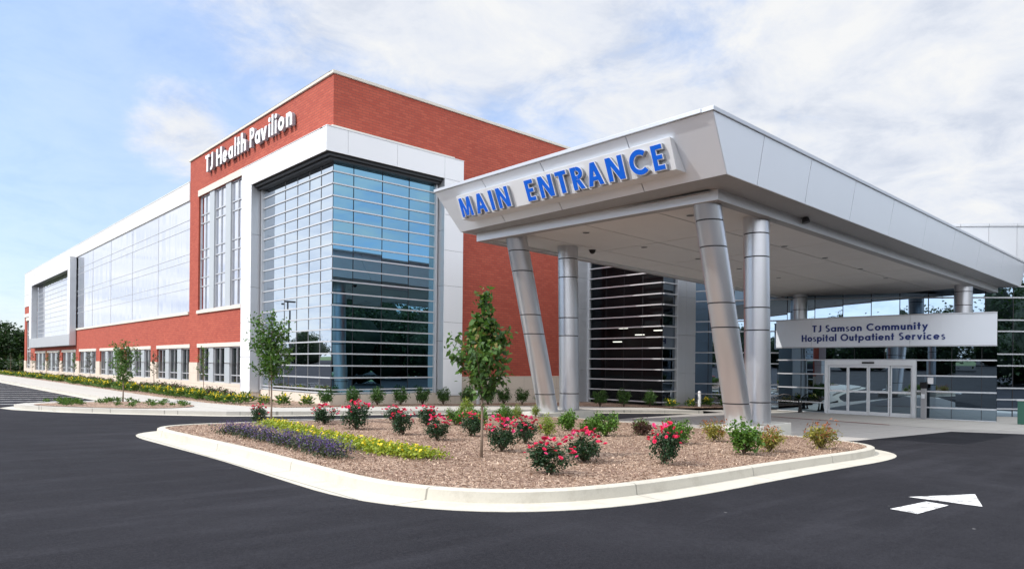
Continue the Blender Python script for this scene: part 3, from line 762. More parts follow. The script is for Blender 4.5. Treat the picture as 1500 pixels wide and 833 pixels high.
# ------------------------------------------------------------------ lettering (geometric sans drawn from strokes)
def glyph(ch, w, d=0.0):
    """returns (advance width, list of polygons); cap height 1, x height .66; d insets every stroke"""
    P = []
    def rect(x0, y0, x1, y1): P.append([(x0+d,y0+d),(x1-d,y0+d),(x1-d,y1-d),(x0+d,y1-d)])
    def para(x0, y0, x1, y1, ww=None):
        ww = ww or w; L_ = math.hypot(x1-x0, y1-y0); k = L_/abs(y1-y0); h = ww*k/2 - d*k
        t0 = d/(y1-y0) if y1 != y0 else 0; xa = x0+(x1-x0)*abs(t0); xb = x1-(x1-x0)*abs(t0); sy = 1 if y1 > y0 else -1
        P.append([(xa-h,y0+d*sy),(xa+h,y0+d*sy),(xb+h,y1-d*sy),(xb-h,y1-d*sy)] if sy > 0 else [(xa-h,y0-d),(xb-h,y1+d),(xb+h,y1+d),(xa+h,y0-d)])
    def ring(cx, cy, rx, ry, a0, a1, ww=None, n=28):
        ww = ww or w; o = []; i_ = []
        full = abs(a1-a0) >= 359
        steps = [a0 + (a1-a0)*k/n for k in range(n+1)]
        for s_, e_ in ((0, n//2), (n//2, n)):
            oo = [(cx+(rx-d)*math.cos(R(t)), cy+(ry-d)*math.sin(R(t))) for t in steps[s_:e_+1]]
            ii = [(cx+(rx-ww+d)*math.cos(R(t)), cy+(ry-ww+d)*math.sin(R(t))) for t in steps[s_:e_+1]]
            q = oo + ii[::-1]
            if a1 < a0: q = q[::-1]
            P.append(q)
    X = .66; r = X/2
    if ch == 'A': a = .80; para(w*.55,0,.40,1,w*.95); para(.80-w*.55,0,.40,1,w*.95); rect(.19,.20,.61,.20+w*.9)
    elif ch == 'M': a = 1.0; para(w*.5,0,.17,1); para(1-w*.5,0,.83,1); para(.50,.05,.20,1,w*.9); para(.50,.05,.80,1,w*.9)
    elif ch == 'I': a = w; rect(0,0,w,1)
    elif ch == 'N': a = .78; rect(0,0,w,1); rect(.78-w,0,.78,1); para(.78-w*.55,0,w*.55,1,w*.95)
    elif ch == 'E': a = .54; rect(0,0,w,1); rect(0,1-w*.9,.54,1); rect(0,.5-w*.4,.50,.5+w*.45); rect(0,0,.54,w*.9)
    elif ch == 'T': a = .56; rect(.28-w/2,0,.28+w/2,1); rect(0,1-w*.9,.56,1)
    elif ch == 'R': a = .60; rect(0,0,w,1); rect(0,1-w*.85,.32,1); rect(0,.42,.32,.42+w*.85); ring(.31,.71,.29,.29,-90,90,w*.88); para(.60-w*.45,0,.28,.46,w*.95)
    elif ch == 'C': a = .82; ring(.50,.5,.50,.51,48,312)
    elif ch == 'H': a = .72; rect(0,0,w,1); rect(.72-w,0,.72,1); rect(0,.5-w*.4,.72,.5+w*.45)
    elif ch == 'J': a = .46; rect(.46-w,.24,.46,1); ring(.20,.25,.26,.26,-120,0)
    elif ch == 'P': a = .58; rect(0,0,w,1); rect(0,1-w*.85,.30,1); rect(0,.40,.30,.40+w*.85); ring(.28,.70,.30,.30,-90,90,w*.88)
    elif ch == 'S': a = .54; ring(.27,.735,.265,.265,40,270,w*.9); ring(.27,.27,.27,.27,-140,90,w*.9)
    elif ch == 'O': a = 1.0; ring(.5,.5,.5,.51,0,360)
    elif ch == 'a': a = X+.02; ring(r,r,r,r+.01,0,360); rect(X-w+.02,0,X+.02,X)
    elif ch == 'p': a = X+.02; ring(r+.02,r,r,r+.01,0,360); rect(0,-.30,w,X)
    elif ch == 'e': a = X; ring(r,r,r,r+.01,0,322); rect(w*.4,r-w*.4,X-w*.35,r+w*.36)
    elif ch == 'o': a = X; ring(r,r,r,r+.01,0,360)
    elif ch == 'c': a = .56; ring(r,r,r,r+.01,48,312)
    elif ch == 'l': a = w; rect(0,0,w,1.05)
    elif ch == 'i': a = w; rect(0,0,w,X); ring(w/2,.86,w*.62,w*.62,0,360,w*.60)
    elif ch == 't': a = .36; rect(.18-w/2,0,.18+w/2,.95); rect(0,X-w*.8,.36,X)
    elif ch == 'h': a = .56; rect(0,0,w,1.05); ring(.28,.38,.28,.29,0,180); rect(.56-w,0,.56,.38)
    elif ch == 'n': a = .56; rect(0,0,w,X); ring(.28,.38,.28,.29,0,180); rect(.56-w,0,.56,.38)
    elif ch == 'u': a = .54; ring(.27,.28,.27,.29,180,360); rect(0,.28,w,X); rect(.54-w,.0,.54,X)
    elif ch == 'm': a = .88; rect(0,0,w,X); ring(.26,.40,.26,.27,0,180); ring(.62,.40,.26,.27,0,180); rect(.44-w/2,0,.44+w/2,.44); rect(.88-w,0,.88,.40)
    elif ch == 'r': a = .36; rect(0,0,w,X); ring(.27,.40,.27,.27,62,180)
    elif ch == 's': a = .42; ring(.22,.49,.19,.18,35,270,w*.64); ring(.22,.18,.21,.19,-145,90,w*.64)
    elif ch == 'v': a = .60; para(.30,0,w*.5,X,w*.9); para(.30,0,.60-w*.5,X,w*.9)
    elif ch == 'y': a = .62; para(.34,.0,w*.5,X,w*.9); para(.16,-.30,.62-w*.5,X,w*.9)
    else: a = .35
    return a, P
def flat_union(polys):
    vs = []; fs = []
    for p in polys:
        area = sum(p[i][0]*p[(i+1) % len(p)][1]-p[(i+1) % len(p)][0]*p[i][1] for i in range(len(p)))
        if area < 0: p = p[::-1]
        fs.append(list(range(len(vs), len(vs)+len(p)))); vs += [Vector(q) for q in p]
    V, E_, F, ov, oe, of = delaunay_2d_cdt(vs, [], fs, 0, 1e-5)
    return [tuple(v) for v in V], [tuple(f) for f, o in zip(F, of) if o]
_gc = {}
def letter(ch, w, d, parent, origin, u, up, nrm, sx, sy, d0, d1, mats, name='letter', skew=None):
    """extruded letter: front face at d1, back at d0 along nrm"""
    key = (ch, w, d)
    if key not in _gc: _gc[key] = flat_union(glyph(ch, w, d)[1])
    V, F = _gc[key]
    mb = MB(); o = Vector(origin); u = Vector(u); up = Vector(up); nrm = Vector(nrm)
    Pf = lambda v, dd: o + u*(v[0]*sx) + up*(v[1]*sy) + nrm*dd
    for f in F:
        mb.quad(*[Pf(V[i], d1) for i in f]); mb.quad(*[Pf(V[i], d0) for i in f[::-1]])
    cnt = {}
    for f in F:
        for i in range(len(f)):
            e = (f[i], f[(i+1) % len(f)]); cnt[tuple(sorted(e))] = cnt.get(tuple(sorted(e)), 0) + 1
    for f in F:
        for i in range(len(f)):
            a, b = f[i], f[(i+1) % len(f)]
            if cnt[tuple(sorted((a, b)))] == 1: mb.quad(Pf(V[a], d0), Pf(V[b], d0), Pf(V[b], d1), Pf(V[a], d1))
    return mb.build(name, mats, parent, fixn=True)
def set_text(txt, w, cap, sx, gap, space):
    """x positions of each letter in metres"""
    x = 0; out = []
    for ch in txt:
        if ch == ' ': x += space; continue
        a = glyph(ch, w)[0]*cap*sx; out.append((ch, x)); x += a + gap
    return out, x - gap
# name on the brick above the corner
NAME = thing('building_sign', 'white raised channel letters naming the health pavilion, high on the brick wall', 'sign', (-.15, 8.7, 12.3))
for ch, y0, y1 in (('T',14.10,13.49),('J',13.42,12.96),('H',12.45,11.66),('e',11.52,10.92),('a',10.72,10.12),('l',9.90,9.74),('t',9.58,9.21),('h',9.08,8.45),('P',7.97,7.44),('a',7.34,6.74),('v',6.68,5.98),('i',5.79,5.62),('l',5.45,5.28),('i',5.10,4.93),('o',4.76,4.14),('n',3.93,3.34)):
    w_ = .20; lt = letter(ch, w_, 0, NAME, (-.05, y0, 12.30), (0,-1,0), (0,0,1), (-1,0,0), (y0-y1)/glyph(ch, w_)[0], .92, 0, .145, M['letterside'])
    f = letter(ch, w_, 0, None, (-.05, y0, 12.30), (0,-1,0), (0,0,1), (-1,0,0), (y0-y1)/glyph(ch, w_)[0], .92, .146, .17, M['letterwhite'], 'letter_face'); f.parent = lt; f.location = (0, 0, 0)
mb = MB(); mb.box(-.045, -.005, 3.4, 14.1, 12.60, 12.68); mb.build('mounting_rail', M['brick'], NAME)

# sign band lettering
def curved_text(txt, s0, s1, zb, cap, w):
    pos_, wid = set_text(txt, w, cap, 1.0, cap*.13, cap*.42); k = (s1-s0)/wid
    for ch, x in pos_:
        a = glyph(ch, w)[0]*cap*k; s_ = s0 + x*k
        p = Vector(PV(s_, zb, .275)); q = Vector(PV(s_ + a, zb, .275)); u = (q-p).normalized(); n = u.cross(Vector((0,0,1))); n = n if n.x < 0 else -n
        letter(ch, w, 0, SIGN, p, u, (0,0,1), n, cap*k, cap, 0, .035, M['letternavy'])
def s_of_y(y):
    return min(seg(0, SV[-1], 400), key=lambda s_: abs(PV(s_, 0, .3)[1] - y))
curved_text('TJ Samson Community', s_of_y(-9.75), s_of_y(-15.1), 3.70, .35, .19)
curved_text('Hospital Outpatient Services', s_of_y(-9.15), s_of_y(-15.75), 3.22, .35, .19)

# ------------------------------------------------------------------ canopy
CAN = thing('entrance_canopy', 'silver metal drive-through canopy on round metal columns over the entrance', 'canopy', (12, -12, 0))
def cz(x, y): return -(max(0, x-2)/28.0)*(.14 + .3*(y + 16.1)/9.0)
def q3(x, y, z): return (x, y, z + cz(x, y))
Bn, Bf = (1.15, -16.93), (1.21, -6.79); Tn, Tf = (.19, -17.12), (.23, -6.63)
BXE, TXE = 31.6, 31.8          # the canopy dies into the rotunda's glass
zB, zT = 6.40, 7.60
def side_panels(mb, b0, b1, t0, t1, fr, out, frt=None, gap=.013, thick=.05):
    b0, b1, t0, t1 = map(Vector, (b0, b1, t0, t1)); out = Vector(out)
    Lb = (b1-b0).length
    frt = frt or fr
    for f0, f1, h0, h1 in zip(fr, fr[1:], frt, frt[1:]):
        g = gap/Lb
        c = [b0+(b1-b0)*(f0+g), b0+(b1-b0)*(f1-g), t0+(t1-t0)*(h1-g), t0+(t1-t0)*(h0+g)]
        mb.hexa([c[0]-out*thick, c[1]-out*thick, c[1], c[0], c[3]-out*thick, c[2]-out*thick, c[2], c[3]])
V3 = lambda p, z: q3(p[0], p[1], z)
fx = lambda x, x0, x1: (x - x0)/(x1 - x0)
mb = MB(); bk = MB()
nS = Vector((0, -1, -.16)).normalized(); nF = Vector((-.78, 0, -.625)); nN = Vector((0, 1, 0))
sx = [1.15, 2.6, 5.3, 8.4, 11.7, 15.2, 18.8, 22.6, 26.8, BXE]
side_panels(mb, V3(Bn, zB), q3(BXE, Bn[1], zB), V3(Tn, zT), q3(TXE, Tn[1], zT), [fx(x, 1.15, BXE) for x in sx], nS, [0] + [fx(x, .19, TXE) for x in sx[1:-1]] + [1])
side_panels(mb, V3(Bn, zB), V3(Bf, zB), V3(Tn, zT), V3(Tf, zT), [0, .235, .525, .77, 1], nF)
side_panels(mb, V3(Bf, zB), q3(25, Bf[1], zB), V3(Tf, zT), q3(25, Tf[1], zT), [0, .2, .4, .6, .8, 1], nN)
mb.build('fascia', M['fascia'], CAN, bevel=.004)
# cap flashing along the top
mb = MB()
def flash(a, b, out, h=.10):
    a, b, out = Vector(a), Vector(b), Vector(out); up = Vector((0,0,h))
    mb.hexa([a-out*.3, b-out*.3, b+out*.02, a+out*.02, a-out*.3+up, b-out*.3+up, b+out*.02+up, a+out*.02+up])
flash((.15, -17.14, zT+.004), q3(TXE, -17.14, zT+.004), (0,-1,0)); flash((.15, -16.84, zT+.006), (.19, -6.63, zT+.006), (-1,0,0)); flash((.5, -6.6, zT+.005), q3(25, -6.6, zT+.005), (0,1,0))
mb.build('cap_flashing', M['silver'], CAN, bevel=.01)
mb = MB()
mb.quad(V3((.3,-17),zT), q3(31,-17,zT), q3(31,-6.7,zT), V3((.3,-6.7),zT)); mb.build('canopy_roof', M['bone'], CAN)
# underside of the overhang and backing
mb = MB(); e = .03
mb.hexa([q3(1.2,-16.88,zB+.004), q3(BXE,-16.88,zB+.004), q3(BXE,-6.83,zB+.004), q3(1.25,-6.83,zB+.004), q3(1.2,-16.88,zB+.03), q3(BXE,-16.88,zB+.03), q3(BXE,-6.83,zB+.03), q3(1.25,-6.83,zB+.03)])
mb.build('overhang_underside', M['postgrey'], CAN)
mb = MB(); mb.hexa([V3((1.22,-16.86),zB+.04), q3(31,-16.86,zB+.04), q3(31,-6.85,zB+.04), V3((1.26,-6.85),zB+.04), V3((.30,-17.02),zT-.02), q3(31,-17.02,zT-.02), q3(31,-6.72,zT-.02), V3((.34,-6.72),zT-.02)])
mb.build('fascia_backing', M['groove'], CAN)
# edge beam
Mn, Mf = (2.16, -16.10), (1.72, -7.05); zb = 6.11; XE = 31.2
mb = MB()
def beam_run(a, b, out, w=.30):
    a, b, out = Vector(a), Vector(b), Vector(out)
    h = Vector((0, 0, zB - zb - .002))
    mb.hexa([a-out*w, b-out*w, b, a, a-out*w+h, b-out*w+h, b+h, a+h])
beam_run(V3(Mn, zb), V3(Mf, zb), (-1,0,0)); beam_run(q3(2.46,-16.1,zb), q3(XE,-16.1,zb), (0,-1,0)); beam_run(q3(2.02,-7.05,zb), q3(27.5,-7.05,zb), (0,1,0))
mb.build('edge_beam', M['beam'], CAN, bevel=.008)
mb = MB()
for a, b in (((2.17,-16.08),(1.74,-7.07)),):
    pass
mb.hexa([q3(2.18,-16.08,zb-.004), q3(2.44,-15.8,zb-.004), q3(2.0,-7.3,zb-.004), q3(1.75,-7.08,zb-.004), q3(2.18,-16.08,zb-.001), q3(2.44,-15.8,zb-.001), q3(2.0,-7.3,zb-.001), q3(1.75,-7.08,zb-.001)])
mb.hexa([q3(2.2,-16.08,zb-.004), q3(XE,-16.08,zb-.004), q3(XE,-15.8,zb-.004), q3(2.46,-15.8,zb-.004), q3(2.2,-16.08,zb-.001), q3(XE,-16.08,zb-.001), q3(XE,-15.8,zb-.001), q3(2.46,-15.8,zb-.001)])
mb.hexa([q3(2.02,-7.33,zb-.004), q3(27,-7.33,zb-.004), q3(27,-7.08,zb-.004), q3(1.78,-7.08,zb-.004), q3(2.02,-7.33,zb-.001), q3(27,-7.33,zb-.001), q3(27,-7.08,zb-.001), q3(1.78,-7.08,zb-.001)])
mb.build('beam_flange', M['postgrey'], CAN)
# stucco soffit panels with joints
zs = 6.20; mb = MB()
xs_ = [2.3, 6.4, 10.5, 14.6, 18.7, 22.8, 27.5]; ys_ = [-15.9, -13.9, -11.3, -8.9, -7.2]
for i in range(6):
    for j in range(4):
        x0, x1, y0, y1 = xs_[i]+.02, xs_[i+1]-.02, ys_[j]+.02, ys_[j+1]-.02
        mb.hexa([q3(x0,y0,zs),q3(x1,y0,zs),q3(x1,y1,zs),q3(x0,y1,zs),q3(x0,y0,zs+.03),q3(x1,y0,zs+.03),q3(x1,y1,zs+.03),q3(x0,y1,zs+.03)])
mb.build('soffit', M['soffit'], CAN, bevel=.006)
mb = MB(); mb.quad(q3(2,-15.9,zs+.13),q3(27.5,-15.9,zs+.13),q3(27.5,-7.2,zs+.13),q3(2,-7.2,zs+.13)); mb.build('soffit_backing', M['postgrey'], CAN)
# downlights
for x, y in ((3.55,-14.4),(6.9,-14.4),(3.4,-10.6),(6.75,-10.45),(10.0,-14.1),(10.2,-10.5),(13.4,-14.1),(13.6,-10.4),(17.2,-14.0),(17.2,-10.4),(20.8,-13.8)):
    z = zs + cz(x, y); mb = MB()
    mb.tube([(x,y,z-.004),(x,y,z-.018)], .13, 16); d = mb.build('downlight', M['panelwhite'], CAN)
    mb = MB(); mb.tube([(x,y,z-.016),(x,y,z-.021)], .11, 16); o = mb.build('lens', M['dark'], None); o.parent = d
# columns
RING = [.83, 2.92, 3.57, 5.03, 5.70]
def column(base, top, rad, n=40):
    b, t = Vector(base), Vector(top); d = t - b; mb = MB(); gr = MB()
    at = lambda z: b + d*((z - b.z)/d.z)
    zz = [b.z] + [z for z in RING if b.z < z < t.z] + [t.z]
    for z0, z1 in zip(zz, zz[1:]):
        p0, p1 = at(z0 + (.018 if z0 != b.z else 0)), at(z1 - (.018 if z1 != t.z else 0))
        hz = []
        i0 = len(mb.v)
        for p, r_ in ((p0, rad), (p1, rad)):
            for j in range(n):
                a = 2*math.pi*j/n; mb.v.append((p.x + r_*math.cos(a), p.y + r_*math.sin(a), p.z))
        for j in range(n):
            k_ = (j+1) % n; mb.f.append((i0+j, i0+k_, i0+n+k_, i0+n+j)); mb.m.append(0)
        mb.f.append(tuple(i0+j for j in reversed(range(n)))); mb.m.append(0); mb.f.append(tuple(i0+n+j for j in range(n))); mb.m.append(0)
    i0 = len(gr.v)
    for p in (at(b.z+.01), at(t.z)):
        for j in range(n):
            a = 2*math.pi*j/n; gr.v.append((p.x + (rad-.018)*math.cos(a), p.y + (rad-.018)*math.sin(a), p.z))
    for j in range(n):
        k_ = (j+1) % n; gr.f.append((i0+j, i0+k_, i0+n+k_, i0+n+j)); gr.m.append(0)
    c = mb.build('column', M['column'], CAN, smooth=True, autos=40)
    o = gr.build('joint_core', M['groove'], None, smooth=True); o.parent = c
    return c
column((4.35,-15.55,.20), (2.53,-15.55,6.19), .365); column((3.98,-8.40,.18), (2.34,-8.40,6.19), .365)
column((5.42,-15.55,.22), (5.20,-15.55,6.19), .365); column((5.09,-8.40,.18), (4.92,-8.40,6.19), .365)
column((26.3,-15.55,3.9), (26.3,-15.55,6.1), .40); column((23.95,-8.35,3.9), (23.95,-8.35,6.0), .38)
for y, x0, x1, x2 in ((-15.55, 3.55, 4.9, 6.25), (-8.40, 3.25, 4.55, 5.8)):
    mb = MB(); mb.box(x0, x1, y-.60, y+.60, -.4, .205); mb.box(x1, x2, y-.62, y+.62, -.4, .235)
    mb.build('plinth', M['plinth'], CAN, bevel=.02)
# MAIN ENTRANCE sign
ES = thing('entrance_sign', 'white panel with raised blue MAIN ENTRANCE letters on the canopy front', 'sign', (.4, -12, 7))
n_ = Vector((-1, 0, 0)); upv = Vector((-.42, 0, 1)).normalized(); c0 = Vector((.67, 0, 7.0))
def SP(y, z, d):
    return (c0.x - .42*(z - 7) - d, y, z)
def face_x(z): return 1.15 - .8*(z - 6.4)
mb = MB()
mb.hexa([(face_x(6.59)-.01,-7.72,6.59),(face_x(6.59)-.01,-15.93,6.59),SP(-15.93,6.59,.28),SP(-7.72,6.59,.28),(face_x(7.31)-.01,-7.72,7.31),(face_x(7.31)-.01,-15.93,7.31),SP(-15.93,7.31,.28),SP(-7.72,7.31,.28)])
mb.build('sign_panel', M['panelwhite'], ES, bevel=.012)
LP = [('M',-7.90,-8.50),('A',-8.63,-9.21),('I',-9.355,-9.545),('N',-9.70,-10.25),('E',-10.96,-11.32),('N',-11.50,-12.06),('T',-12.18,-12.62),('R',-12.75,-13.19),('A',-13.26,-13.86),('N',-13.97,-14.54),('C',-14.70,-15.24),('E',-15.39,-15.74)]
for ch, y0, y1 in LP:
    w = .25
    a = glyph(ch, w)[0]; s_ = (y0 - y1)/a
    if ch == 'I': s_ = .76
    org = SP(y0, 6.605, 0)
    lt = letter(ch, w, 0, ES, org, (0,-1,0), upv, n_, s_, .635, .285, .385, M['letterside'])
    f = letter(ch, w, 0, None, org, (0,-1,0), upv, n_, s_, .635, .386, .404, M['letterwhite'], 'letter_rim'); f.parent = lt
    f = letter(ch, w, .030, None, org, (0,-1,0), upv, n_, s_, .635, .406, .416, M['letterblue'], 'letter_face'); f.parent = lt
# dome camera, flood light
t = thing('security_camera', 'small black dome security camera under the canopy soffit', 'camera', (6.0,-8.65,6.18))
mb = MB(); mb.tube([(6.0,-8.65,6.19),(6.0,-8.65,6.14)], [.14,.15], 20); mb.build('mount', M['dark'], t)
mb = MB(); mb.tube([(6.0,-8.65,6.14-.14*math.sin(R(a))) for a in (0,20,40,60,80)], [.12*math.cos(R(a)) for a in (0,20,40,60,80)], 20); mb.build('dome', M['iron'], t, smooth=True)
t = thing('spotlight', 'small black spotlight fixed to the canopy edge beam', 'light', (6.9,-16.2,6.3))
mb = MB(); mb.tube([(6.9,-16.1,6.38),(6.9,-16.24,6.38)], .05, 10); mb.build('bracket', M['dark'], t)
mb = MB(); mb.tube([(6.9,-16.22,6.40),(6.9,-16.26,6.20)], [.08,.12], 14); mb.build('lamp_head', M['dark'], t)

# ------------------------------------------------------------------ small street furniture
def bollard(x, y, label):
    z = gz(x, .14); mb = MB()
    mb.tube([(x,y,z),(x,y,z+.78),(x,y,z+.84)], [.085,.085,.06], 18); t = thing('bollard', label, 'bollard', (x,y,z), 'white bollards by the building')
    mb.build('post', M['bollard'], t, smooth=True, autos=40)
    mb = MB(); mb.tube([(x,y,z+.70),(x,y,z+.73)], .088, 18); mb.build('band', M['postgrey'], t)
bollard(18.05, -5.75, 'white bollard in front of the smoked glass bay'); bollard(7.15, -.75, 'white bollard against the pale stone base of the red brick end wall')
# bench
bt = thing('iron_bench', 'dark iron bench with an arched openwork back beside the doors', 'bench', (21.35,-8.75,gz(21.35,.016)))
bd = Vector((.21,-.977,0)).normalized(); bn = Vector((-.977,-.21,0)); B0 = Vector((21.35,-8.75,gz(21.35,.016)))
BP = lambda s, d, z: B0 + bd*s + bn*d + Vector((0,0,z))
mb = MB()
for k in range(6): mb.bar(BP(-.72,-.18+.085*k,.42), BP(.72,-.18+.085*k,.42), .05, .025)
mb.build('seat', M['iron'], bt)
mb = MB()
arc = [BP(-.72 + 1.44*k/16, -.24, .60 + .30*math.sin(math.pi*k/16)) for k in range(17)]
mb.tube(arc, .022, 8); mb.tube([BP(-.72,-.22,.58), BP(.72,-.22,.58)], .022, 8)
for k in range(1, 16): mb.tube([BP(-.72+1.44*k/16,-.22,.44), arc[k]], .011, 6)
for k in range(5):
    c = BP(-.5+.25*k,-.23,.64); mb.tube([c + bd*.085*math.cos(t) + Vector((0,0,.085*math.sin(t))) for t in [2*math.pi*j/12 for j in range(13)]], .012, 6)
mb.build('backrest', M['iron'], bt)
for s in (-.78, .78):
    mb = MB(); mb.tube([BP(s,-.26,.0), BP(s,-.22,.3), BP(s,-.24,.62)], [.05,.03,.03], 8); mb.tube([BP(s,.26,.0), BP(s,.22,.3), BP(s,.26,.62)], [.05,.03,.03], 8)
    mb.tube([BP(s,-.24,.62), BP(s,0,.66), BP(s,.28,.62)], .03, 8); mb.box(*[0]*0) if False else None
    mb.bar(BP(s,-.3,.03), BP(s,.3,.03), .1, .06); mb.tube([BP(s,0,.05),BP(s,.0,.42)], [.10,.05], 8)
    mb.build('armrest', M['iron'], bt)
# door post
t = thing('door_operator_post', 'grey square post with a push plate just right of the sliding doors', 'post', (22.2,-14.98,gz(22,.016)))
z = gz(22,.016)
mb = MB(); mb.box(22.12,22.32,-15.11,-14.91,z,z+1.42); mb.build('post', M['postgrey'], t, bevel=.01)
mb = MB(); mb.box(22.08,22.34,-15.14,-14.88,z+1.42,z+1.7); mb.build('head', M['iron'], t, bevel=.01)
mb = MB(); mb.box(22.105,22.119,-15.08,-14.94,z+.95,z+1.15); mb.build('push_plate', M['frame'], t)
mb = MB(); s_, p_ = SR, PR
mb.hexa([PR(.45,1.15,.02),PR(.68,1.15,.02),PR(.68,1.15,.03),PR(.45,1.15,.03),PR(.45,1.45,.02),PR(.68,1.45,.02),PR(.68,1.45,.03),PR(.45,1.45,.03)])
tag(mb.build('door_notice', M['letterwhite']), 'small white notice stuck on the glass right of the sliding doors', 'notice')
t = thing('utility_post', 'dark green utility post at the right edge of the photo', 'post', (22.3,-18.75,gz(22.3)))
z = gz(22.3,.016); mb = MB(); mb.box(22.15,22.5,-18.95,-18.60,z,z+1.0); mb.build('post', M['green'], t, bevel=.02)
mb = MB(); mb.box(22.12,22.53,-18.98,-18.57,z+1.0,z+1.06); mb.build('cap', M['bollard'], t, bevel=.01)
# outlet on the stone
mb = MB(); mb.box(-.0+9.0,9.18,-.09,-.031,.35,.55); tag(mb.build('wall_outlet', M['postgrey'], bevel=.01), 'small grey outlet box on the pale stone base of the brick end wall', 'outlet')
# ------------------------------------------------------------------ vegetation
def leaves(name, pts, size, mat, parent=None, up=.35, aspect=1.9, loc=(0,0,0), droop=0, outward=None, sizes=None):
    """one mesh of many small folded leaf blades at pts (Nx3, local)"""
    n = len(pts); pts = np.asarray(pts, float)
    d = RNG.normal(size=(n,3)); d[:,2] = d[:,2]*.8 - droop
    if outward is not None: d = d*.6 + outward
    d /= np.linalg.norm(d, axis=1)[:,None] + 1e-9
    a = RNG.normal(size=(n,3)); a[:,2] += up*3
    s = np.cross(d, a); s /= np.linalg.norm(s, axis=1)[:,None] + 1e-9
    nn = np.cross(s, d)
    L_ = size*(.6 + .8*RNG.random(n))
    if sizes is not None: L_ = L_*sizes
    W_ = L_/aspect
    b = pts; t = pts + d*L_[:,None] - np.array([0,0,1])*(L_*.12)[:,None]; mid = pts + d*(L_*.45)[:,None]
    l = mid + s*(W_/2)[:,None] + nn*(L_*.06)[:,None]; r = mid - s*(W_/2)[:,None] + nn*(L_*.06)[:,None]
    V = np.stack([b, l, t, r], 1).reshape(-1, 3)
    me = bpy.data.meshes.new(name)
    me.vertices.add(4*n); me.vertices.foreach_set('co', V.ravel())
    me.loops.add(4*n); me.loops.foreach_set('vertex_index', np.arange(4*n))
    me.polygons.add(n); me.polygons.foreach_set('loop_start', np.arange(n)*4); me.polygons.foreach_set('loop_total', np.full(n, 4))
    me.update(); me.validate(); me.materials.append(mat)
    o = bpy.data.objects.new(name, me); COL.objects.link(o); o.location = loc
    if parent is not None: o.parent = parent
    return o
def clumps(n, nc, rad, cz_, spread, flat=1.0, minr=.35):
    """points gathered round nc clump centres inside an ellipsoid"""
    c = RNG.normal(size=(nc,3)); c /= np.linalg.norm(c, axis=1)[:,None]
    c *= (minr + (1-minr)*RNG.random(nc)**.6)[:,None]
    c = c*np.array(rad) + np.array([0,0,cz_])
    k = RNG.integers(0, nc, n)
    return c[k] + RNG.normal(size=(n,3))*np.array(spread), c
def twig_mesh(name, parent, base, tips, r0, mat):
    mb = MB()
    for t in tips:
        b = Vector(base); t = Vector(t); m_ = b.lerp(t, .5) + Vector((random.uniform(-.03,.03), random.uniform(-.03,.03), .04))
        mb.tube([b, m_, t], [r0, r0*.7, r0*.35], 5)
    me_o = mb.build(name, mat, None); me_o.parent = parent; return me_o

def young_tree(x, y, h, crown_lo, crown_w, nleaf, label, group, leafsize=.085, mat='leaf2', spire=.55, tips=True, lean=(0,0), clear=.022, nl=0):
    z = gz(x, .16); t = thing('young_tree', label, 'tree', (x,y,z), group)
    mb = MB(); pts = [(0,0,-.05),(.01,0,.4),(.0+lean[0]*.4,.01+lean[1]*.4,h*.45),(lean[0]*.7,lean[1]*.7,h*.75),(lean[0],lean[1],h*.97)]
    mb.tube(pts, [clear*1.4, clear, clear*.85, clear*.5, clear*.15], 10)
    nb = max(6, int(nleaf/90)); brs = []
    for k in range(nb):
        f = (k+.5)/nb; zb_ = crown_lo*.92 + (h*.86-crown_lo)*f; an = k*2.4 + random.random()
        w = crown_w/2*(1.0 - spire*f**.8)*random.choice((.5,.7,.9,1.0,1.25))*(1 if f > .12 else .7)
        p0 = (lean[0]*f*.8, lean[1]*f*.8, zb_); p1 = (p0[0]+w*.55*math.cos(an), p0[1]+w*.55*math.sin(an), zb_ + w*.35); p2 = (p0[0]+w*math.cos(an), p0[1]+w*math.sin(an), zb_ + w*(.75+.3*random.random()))
        mb.tube([p0,p1,p2], [clear*.35, clear*.25, clear*.1], 5); brs.append((p0,p1,p2))
    brs.append(((lean[0]*.8,lean[1]*.8,h*.8),(lean[0]*.9,lean[1]*.9,h*.9),(lean[0],lean[1],h)))
    o = mb.build('trunk', M['bark'], None, smooth=True); o.parent = t
    P_ = []; out = []
    brs.append((brs[-1][0], brs[-1][1], (lean[0], lean[1], h*1.02))); per = nleaf//len(brs)
    for p0,p1,p2 in brs:
        p0,p1,p2 = map(np.array, (p0,p1,p2))
        u = RNG.random(per)**.7; q = np.where((u<.5)[:,None], p0+(p1-p0)*(u*2)[:,None], p1+(p2-p1)*((u-.5)*2)[:,None])
        q = q + RNG.normal(size=(per,3))*crown_w*random.choice((.035,.05,.06)); P_.append(q[:int(per*random.choice((.35,.7,1,1,1)))])
    P_ = np.concatenate(P_)
    P_ = P_[P_[:,2] > crown_lo*.8]
    leaves('crown', P_, leafsize, M[mat], t, .4, 1.7, droop=.35)
    if tips:
        T_ = np.concatenate([np.array(p2)+RNG.normal(size=(7,3))*crown_w*.03 for _,_,p2 in brs if random.random() < .7])
        o = kind(leaves('new_growth', T_, leafsize*.9, M['tip'], t, .3, 1.8), 'stuff')
    return t
young_tree(-6.06, -16.56, 2.74, 1.10, 1.45, 2700, 'young tree with a pointed crown and pale growing tips, in front of the canopy columns', None, .105, spire=.85, lean=(.03,-.02))
young_tree(-5.81, -7.61, 2.90, 1.15, 1.42, 3300, 'young round-crowned tree at the back of the island in front of the glazed corner', None, .09, 'leaf', .45, False)
young_tree(-6.54, 4.2, 2.30, .8, 1.25, 2500, 'dense young tree standing in the small parking island', None, .08, 'leaf', .4, False, (.03,.03))
